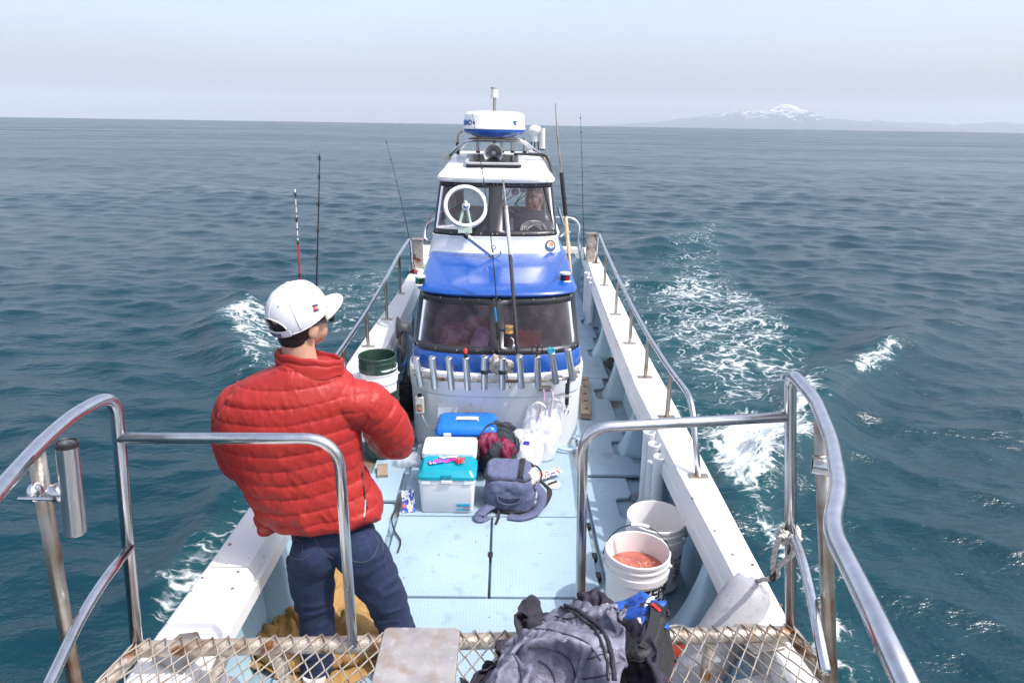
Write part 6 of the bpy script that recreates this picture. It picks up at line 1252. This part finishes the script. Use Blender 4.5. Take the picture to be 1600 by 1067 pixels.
wn_ = nz(2.2, 3); vm = N.new('ShaderNodeVectorMath'); vm.operation = 'MULTIPLY_ADD'; L.new(wn_.outputs['Color'], vm.inputs[0]); vm.inputs[1].default_value = (.9, .9, 0); L.new(tc.outputs['Object'], vm.inputs[2])
mpf = N.new('ShaderNodeMapping'); mpf.inputs['Scale'].default_value = (.75, 1.15, .01); L.new(vm.outputs[0], mpf.inputs[0])
def lace(s):
    v = N.new('ShaderNodeTexVoronoi'); v.feature = 'DISTANCE_TO_EDGE'; v.inputs['Scale'].default_value = s; L.new(mpf.outputs[0], v.inputs['Vector'])
    mr = N.new('ShaderNodeMapRange'); mr.inputs[1].default_value = .0; mr.inputs[2].default_value = .13; mr.inputs[3].default_value = 1; mr.inputs[4].default_value = 0; L.new(v.outputs['Distance'], mr.inputs[0]); return mr.outputs[0]
l1, l2 = lace(4.0), lace(11.0); nb = nz(1.5, 6, None, .6).outputs[0]; nf = nz(14, 6, None, .65).outputs[0]
val = mth('ADD', mth('MULTIPLY', fa.outputs['Fac'], 1.2), mth('MULTIPLY', mth('SUBTRACT', nb, .5), 1.3)); val = mth('ADD', val, mth('MULTIPLY', mth('SUBTRACT', nf, .5), .9)); val = mth('ADD', val, mth('ADD', mth('MULTIPLY', l1, .42), mth('MULTIPLY', l2, .26)))
mr = N.new('ShaderNodeMapRange'); mr.interpolation_type = 'SMOOTHSTEP'; mr.inputs[1].default_value = .82; mr.inputs[2].default_value = 1.55; L.new(val, mr.inputs[0])
gate = N.new('ShaderNodeMapRange'); gate.inputs[1].default_value = .04; gate.inputs[2].default_value = .22; L.new(fa.outputs['Fac'], gate.inputs[0]); fo = mth('MULTIPLY', mr.outputs[0], gate.outputs[0])
cA = N.new('ShaderNodeMix'); cA.data_type = 'RGBA'; cA.inputs[6].default_value = (.0008, .0255, .038, 1); cA.inputs[7].default_value = (.005, .062, .070, 1); L.new(mth('MULTIPLY', fa.outputs['Fac'], .8), cA.inputs[0])
cB = N.new('ShaderNodeMix'); cB.data_type = 'RGBA'; L.new(cA.outputs[2], cB.inputs[6]); cB.inputs[7].default_value = (.70, .74, .77, 1); L.new(mth('MINIMUM', mth('MULTIPLY', fo, mth('ADD', .55, mth('MULTIPLY', nf, .75))), .95), cB.inputs[0]); L.new(cB.outputs[2], bs.inputs['Base Color'])
fc_ = N.new('ShaderNodeAttribute'); fc_.attribute_name = 'chop'; ws = nz(.035, 5, (.35, 1.6, 1), .6); rg_ = mth('ADD', mth('MULTIPLY', fc_.outputs['Fac'], mth('ADD', .25, mth('MULTIPLY', ws.outputs[0], 1.5))), mth('MULTIPLY', fo, .5)); L.new(rg_, bs.inputs['Roughness']); bs.inputs['IOR'].default_value = 1.33
b1 = N.new('ShaderNodeBump'); b1.inputs['Strength'].default_value = .8; b1.inputs['Distance'].default_value = .07; L.new(nz(1.8, 6, (1.0, 2.2, 1), .58).outputs[0], b1.inputs['Height'])
b2 = N.new('ShaderNodeBump'); b2.inputs['Strength'].default_value = .62; b2.inputs['Distance'].default_value = .02; L.new(nz(6.5, 4, (1.0, 1.9, 1)).outputs[0], b2.inputs['Height']); L.new(b1.outputs[0], b2.inputs['Normal'])
b3 = N.new('ShaderNodeBump'); b3.inputs['Strength'].default_value = .6; b3.inputs['Distance'].default_value = .03; L.new(mth('MULTIPLY', fo, mth('ADD', nf, .5)), b3.inputs['Height']); L.new(b2.outputs[0], b3.inputs['Normal']); L.new(b3.outputs[0], bs.inputs['Normal'])
me.materials.append(M_sea); sea = bpy.data.objects.new('sea', me); COL.objects.link(sea); tag(sea, kind='structure')
# mountain with snow and low coast hills, beyond the horizon
DM = 56000.0
def skyline(pts, y, dep, name, seed, m, base=198., kh=.93):
    xs_ = [PY(p[0], base, y).x for p in pts]; hs_ = [max(2, (PY(p[0], p[1], y).z-PY(p[0], p[2] if len(p) > 2 else base, y).z)*kh) for p in pts]
    n, mrow = 420, 70; gx = np.linspace(xs_[0], xs_[-1], n); prof = np.interp(gx, xs_, hs_); G = np.zeros((mrow, n)); yy_ = np.linspace(-1, 1.0, mrow)
    Pq = np.array([[x/4000, (y+v*dep)/4000, seed] for v in yy_ for x in gx]); rn = (ridge(Pq*1.3)*.55+ridge(Pq*3.1+4)*.28+ridge(Pq*7+9)*.17).reshape(mrow, n)
    for a, v in enumerate(yy_): G[a] = prof*(1-abs(v)**1.25)*(1+.5*(rn[a]-.70))
    z0 = -60; b = MB(); b.grid([[Vector((gx[k], y+yy_[a]*dep, z0+G[a, k]*1.0+20)) for k in range(n)] for a in range(mrow)]); o = b.build(name, m, None, smooth=180, fix=False); return tag(o, kind='structure')
def hz(x): return 182+25*x/1600
M_mt = bpy.data.materials.new('mountain'); M_mt.use_nodes = True; nt = M_mt.node_tree; N = nt.nodes; L = nt.links; bs = N['Principled BSDF']; bs.inputs['Roughness'].default_value = .9
geo = N.new('ShaderNodeNewGeometry'); sx_ = N.new('ShaderNodeSeparateXYZ'); L.new(geo.outputs['Position'], sx_.inputs[0]); tc = N.new('ShaderNodeTexCoord'); mp = N.new('ShaderNodeMapping'); mp.inputs['Scale'].default_value = (.0018, .0018, .0007); L.new(tc.outputs['Object'], mp.inputs[0]); n = N.new('ShaderNodeTexNoise'); n.inputs['Scale'].default_value = 1; n.inputs['Detail'].default_value = 9; n.inputs['Roughness'].default_value = .7; L.new(mp.outputs[0], n.inputs['Vector'])
ad = mth('ADD', sx_.outputs[2], mth('MULTIPLY', mth('SUBTRACT', n.outputs[0], .5), 4600.)); mr = N.new('ShaderNodeMapRange'); mr.inputs[1].default_value = 900; mr.inputs[2].default_value = 1650; L.new(ad, mr.inputs[0])
cm = N.new('ShaderNodeMix'); cm.data_type = 'RGBA'; cm.inputs[6].default_value = (.03, .045, .07, 1); cm.inputs[7].default_value = (.52, .55, .60, 1); L.new(mr.outputs[0], cm.inputs[0]); L.new(cm.outputs[2], bs.inputs['Base Color'])
M_hill = mat('coast_forest', (.03, .045, .065), .9, var=(.01, .3))
skyline([(940, 195.5, hz(940)), (985, 192, hz(985)), (1035, 189, hz(1035)), (1042, 187, hz(1042)), (1080, 183, hz(1080)), (1115, 177, hz(1115)), (1150, 174, hz(1150)), (1185, 170, hz(1185)), (1200, 166, hz(1200)), (1217, 160, hz(1217)), (1232, 164, hz(1232)), (1250, 172, hz(1250)), (1275, 178, hz(1275)), (1310, 183, hz(1310)), (1345, 188, hz(1345)), (1400, 197, hz(1400)), (1450, 204, hz(1450))], DM, 8000, 'mountain', 3.3, M_mt)
skyline([(1300, 197, hz(1300)), (1340, 190, hz(1340)), (1358, 188.5, hz(1358)), (1372, 187, hz(1372)), (1382, 189, hz(1382)), (1410, 191, hz(1410)), (1450, 189.5, hz(1450)), (1470, 191, hz(1470)), (1492, 193, hz(1492)), (1505, 190.5, hz(1505)), (1530, 192, hz(1530)), (1552, 188.5, hz(1552)), (1575, 191, hz(1575)), (1620, 192, hz(1620)), (1700, 196, hz(1700)), (1900, 200, hz(1900))], 58500, 4000, 'coast_hills', 8.1, M_hill)
skyline([(1040, 198, hz(1040)), (1150, 196, hz(1150)), (1280, 198.5, hz(1280)), (1400, 199, hz(1400)), (1500, 202, hz(1500)), (1600, 203, hz(1600)), (1900, 207, hz(1900))], 50000, 2600, 'coast_hills', 5.1, M_hill)
# the air: one even, thin haze
hm = bpy.data.materials.new('haze_air'); hm.use_nodes = True; nt = hm.node_tree; nt.nodes.remove(nt.nodes['Principled BSDF']); pv = nt.nodes.new('ShaderNodeVolumePrincipled')
pv.inputs['Color'].default_value = (.82, .90, 1.0, 1); pv.inputs['Density'].default_value = 1.7e-5; pv.inputs['Anisotropy'].default_value = 0.0; nt.links.new(pv.outputs[0], nt.nodes['Material Output'].inputs['Volume'])
b = MB(); b.box((0, 0, 1480), (190000, 190000, 3100)); hz_ = b.build('haze', hm, None, smooth=0); tag(hz_, kind='stuff')
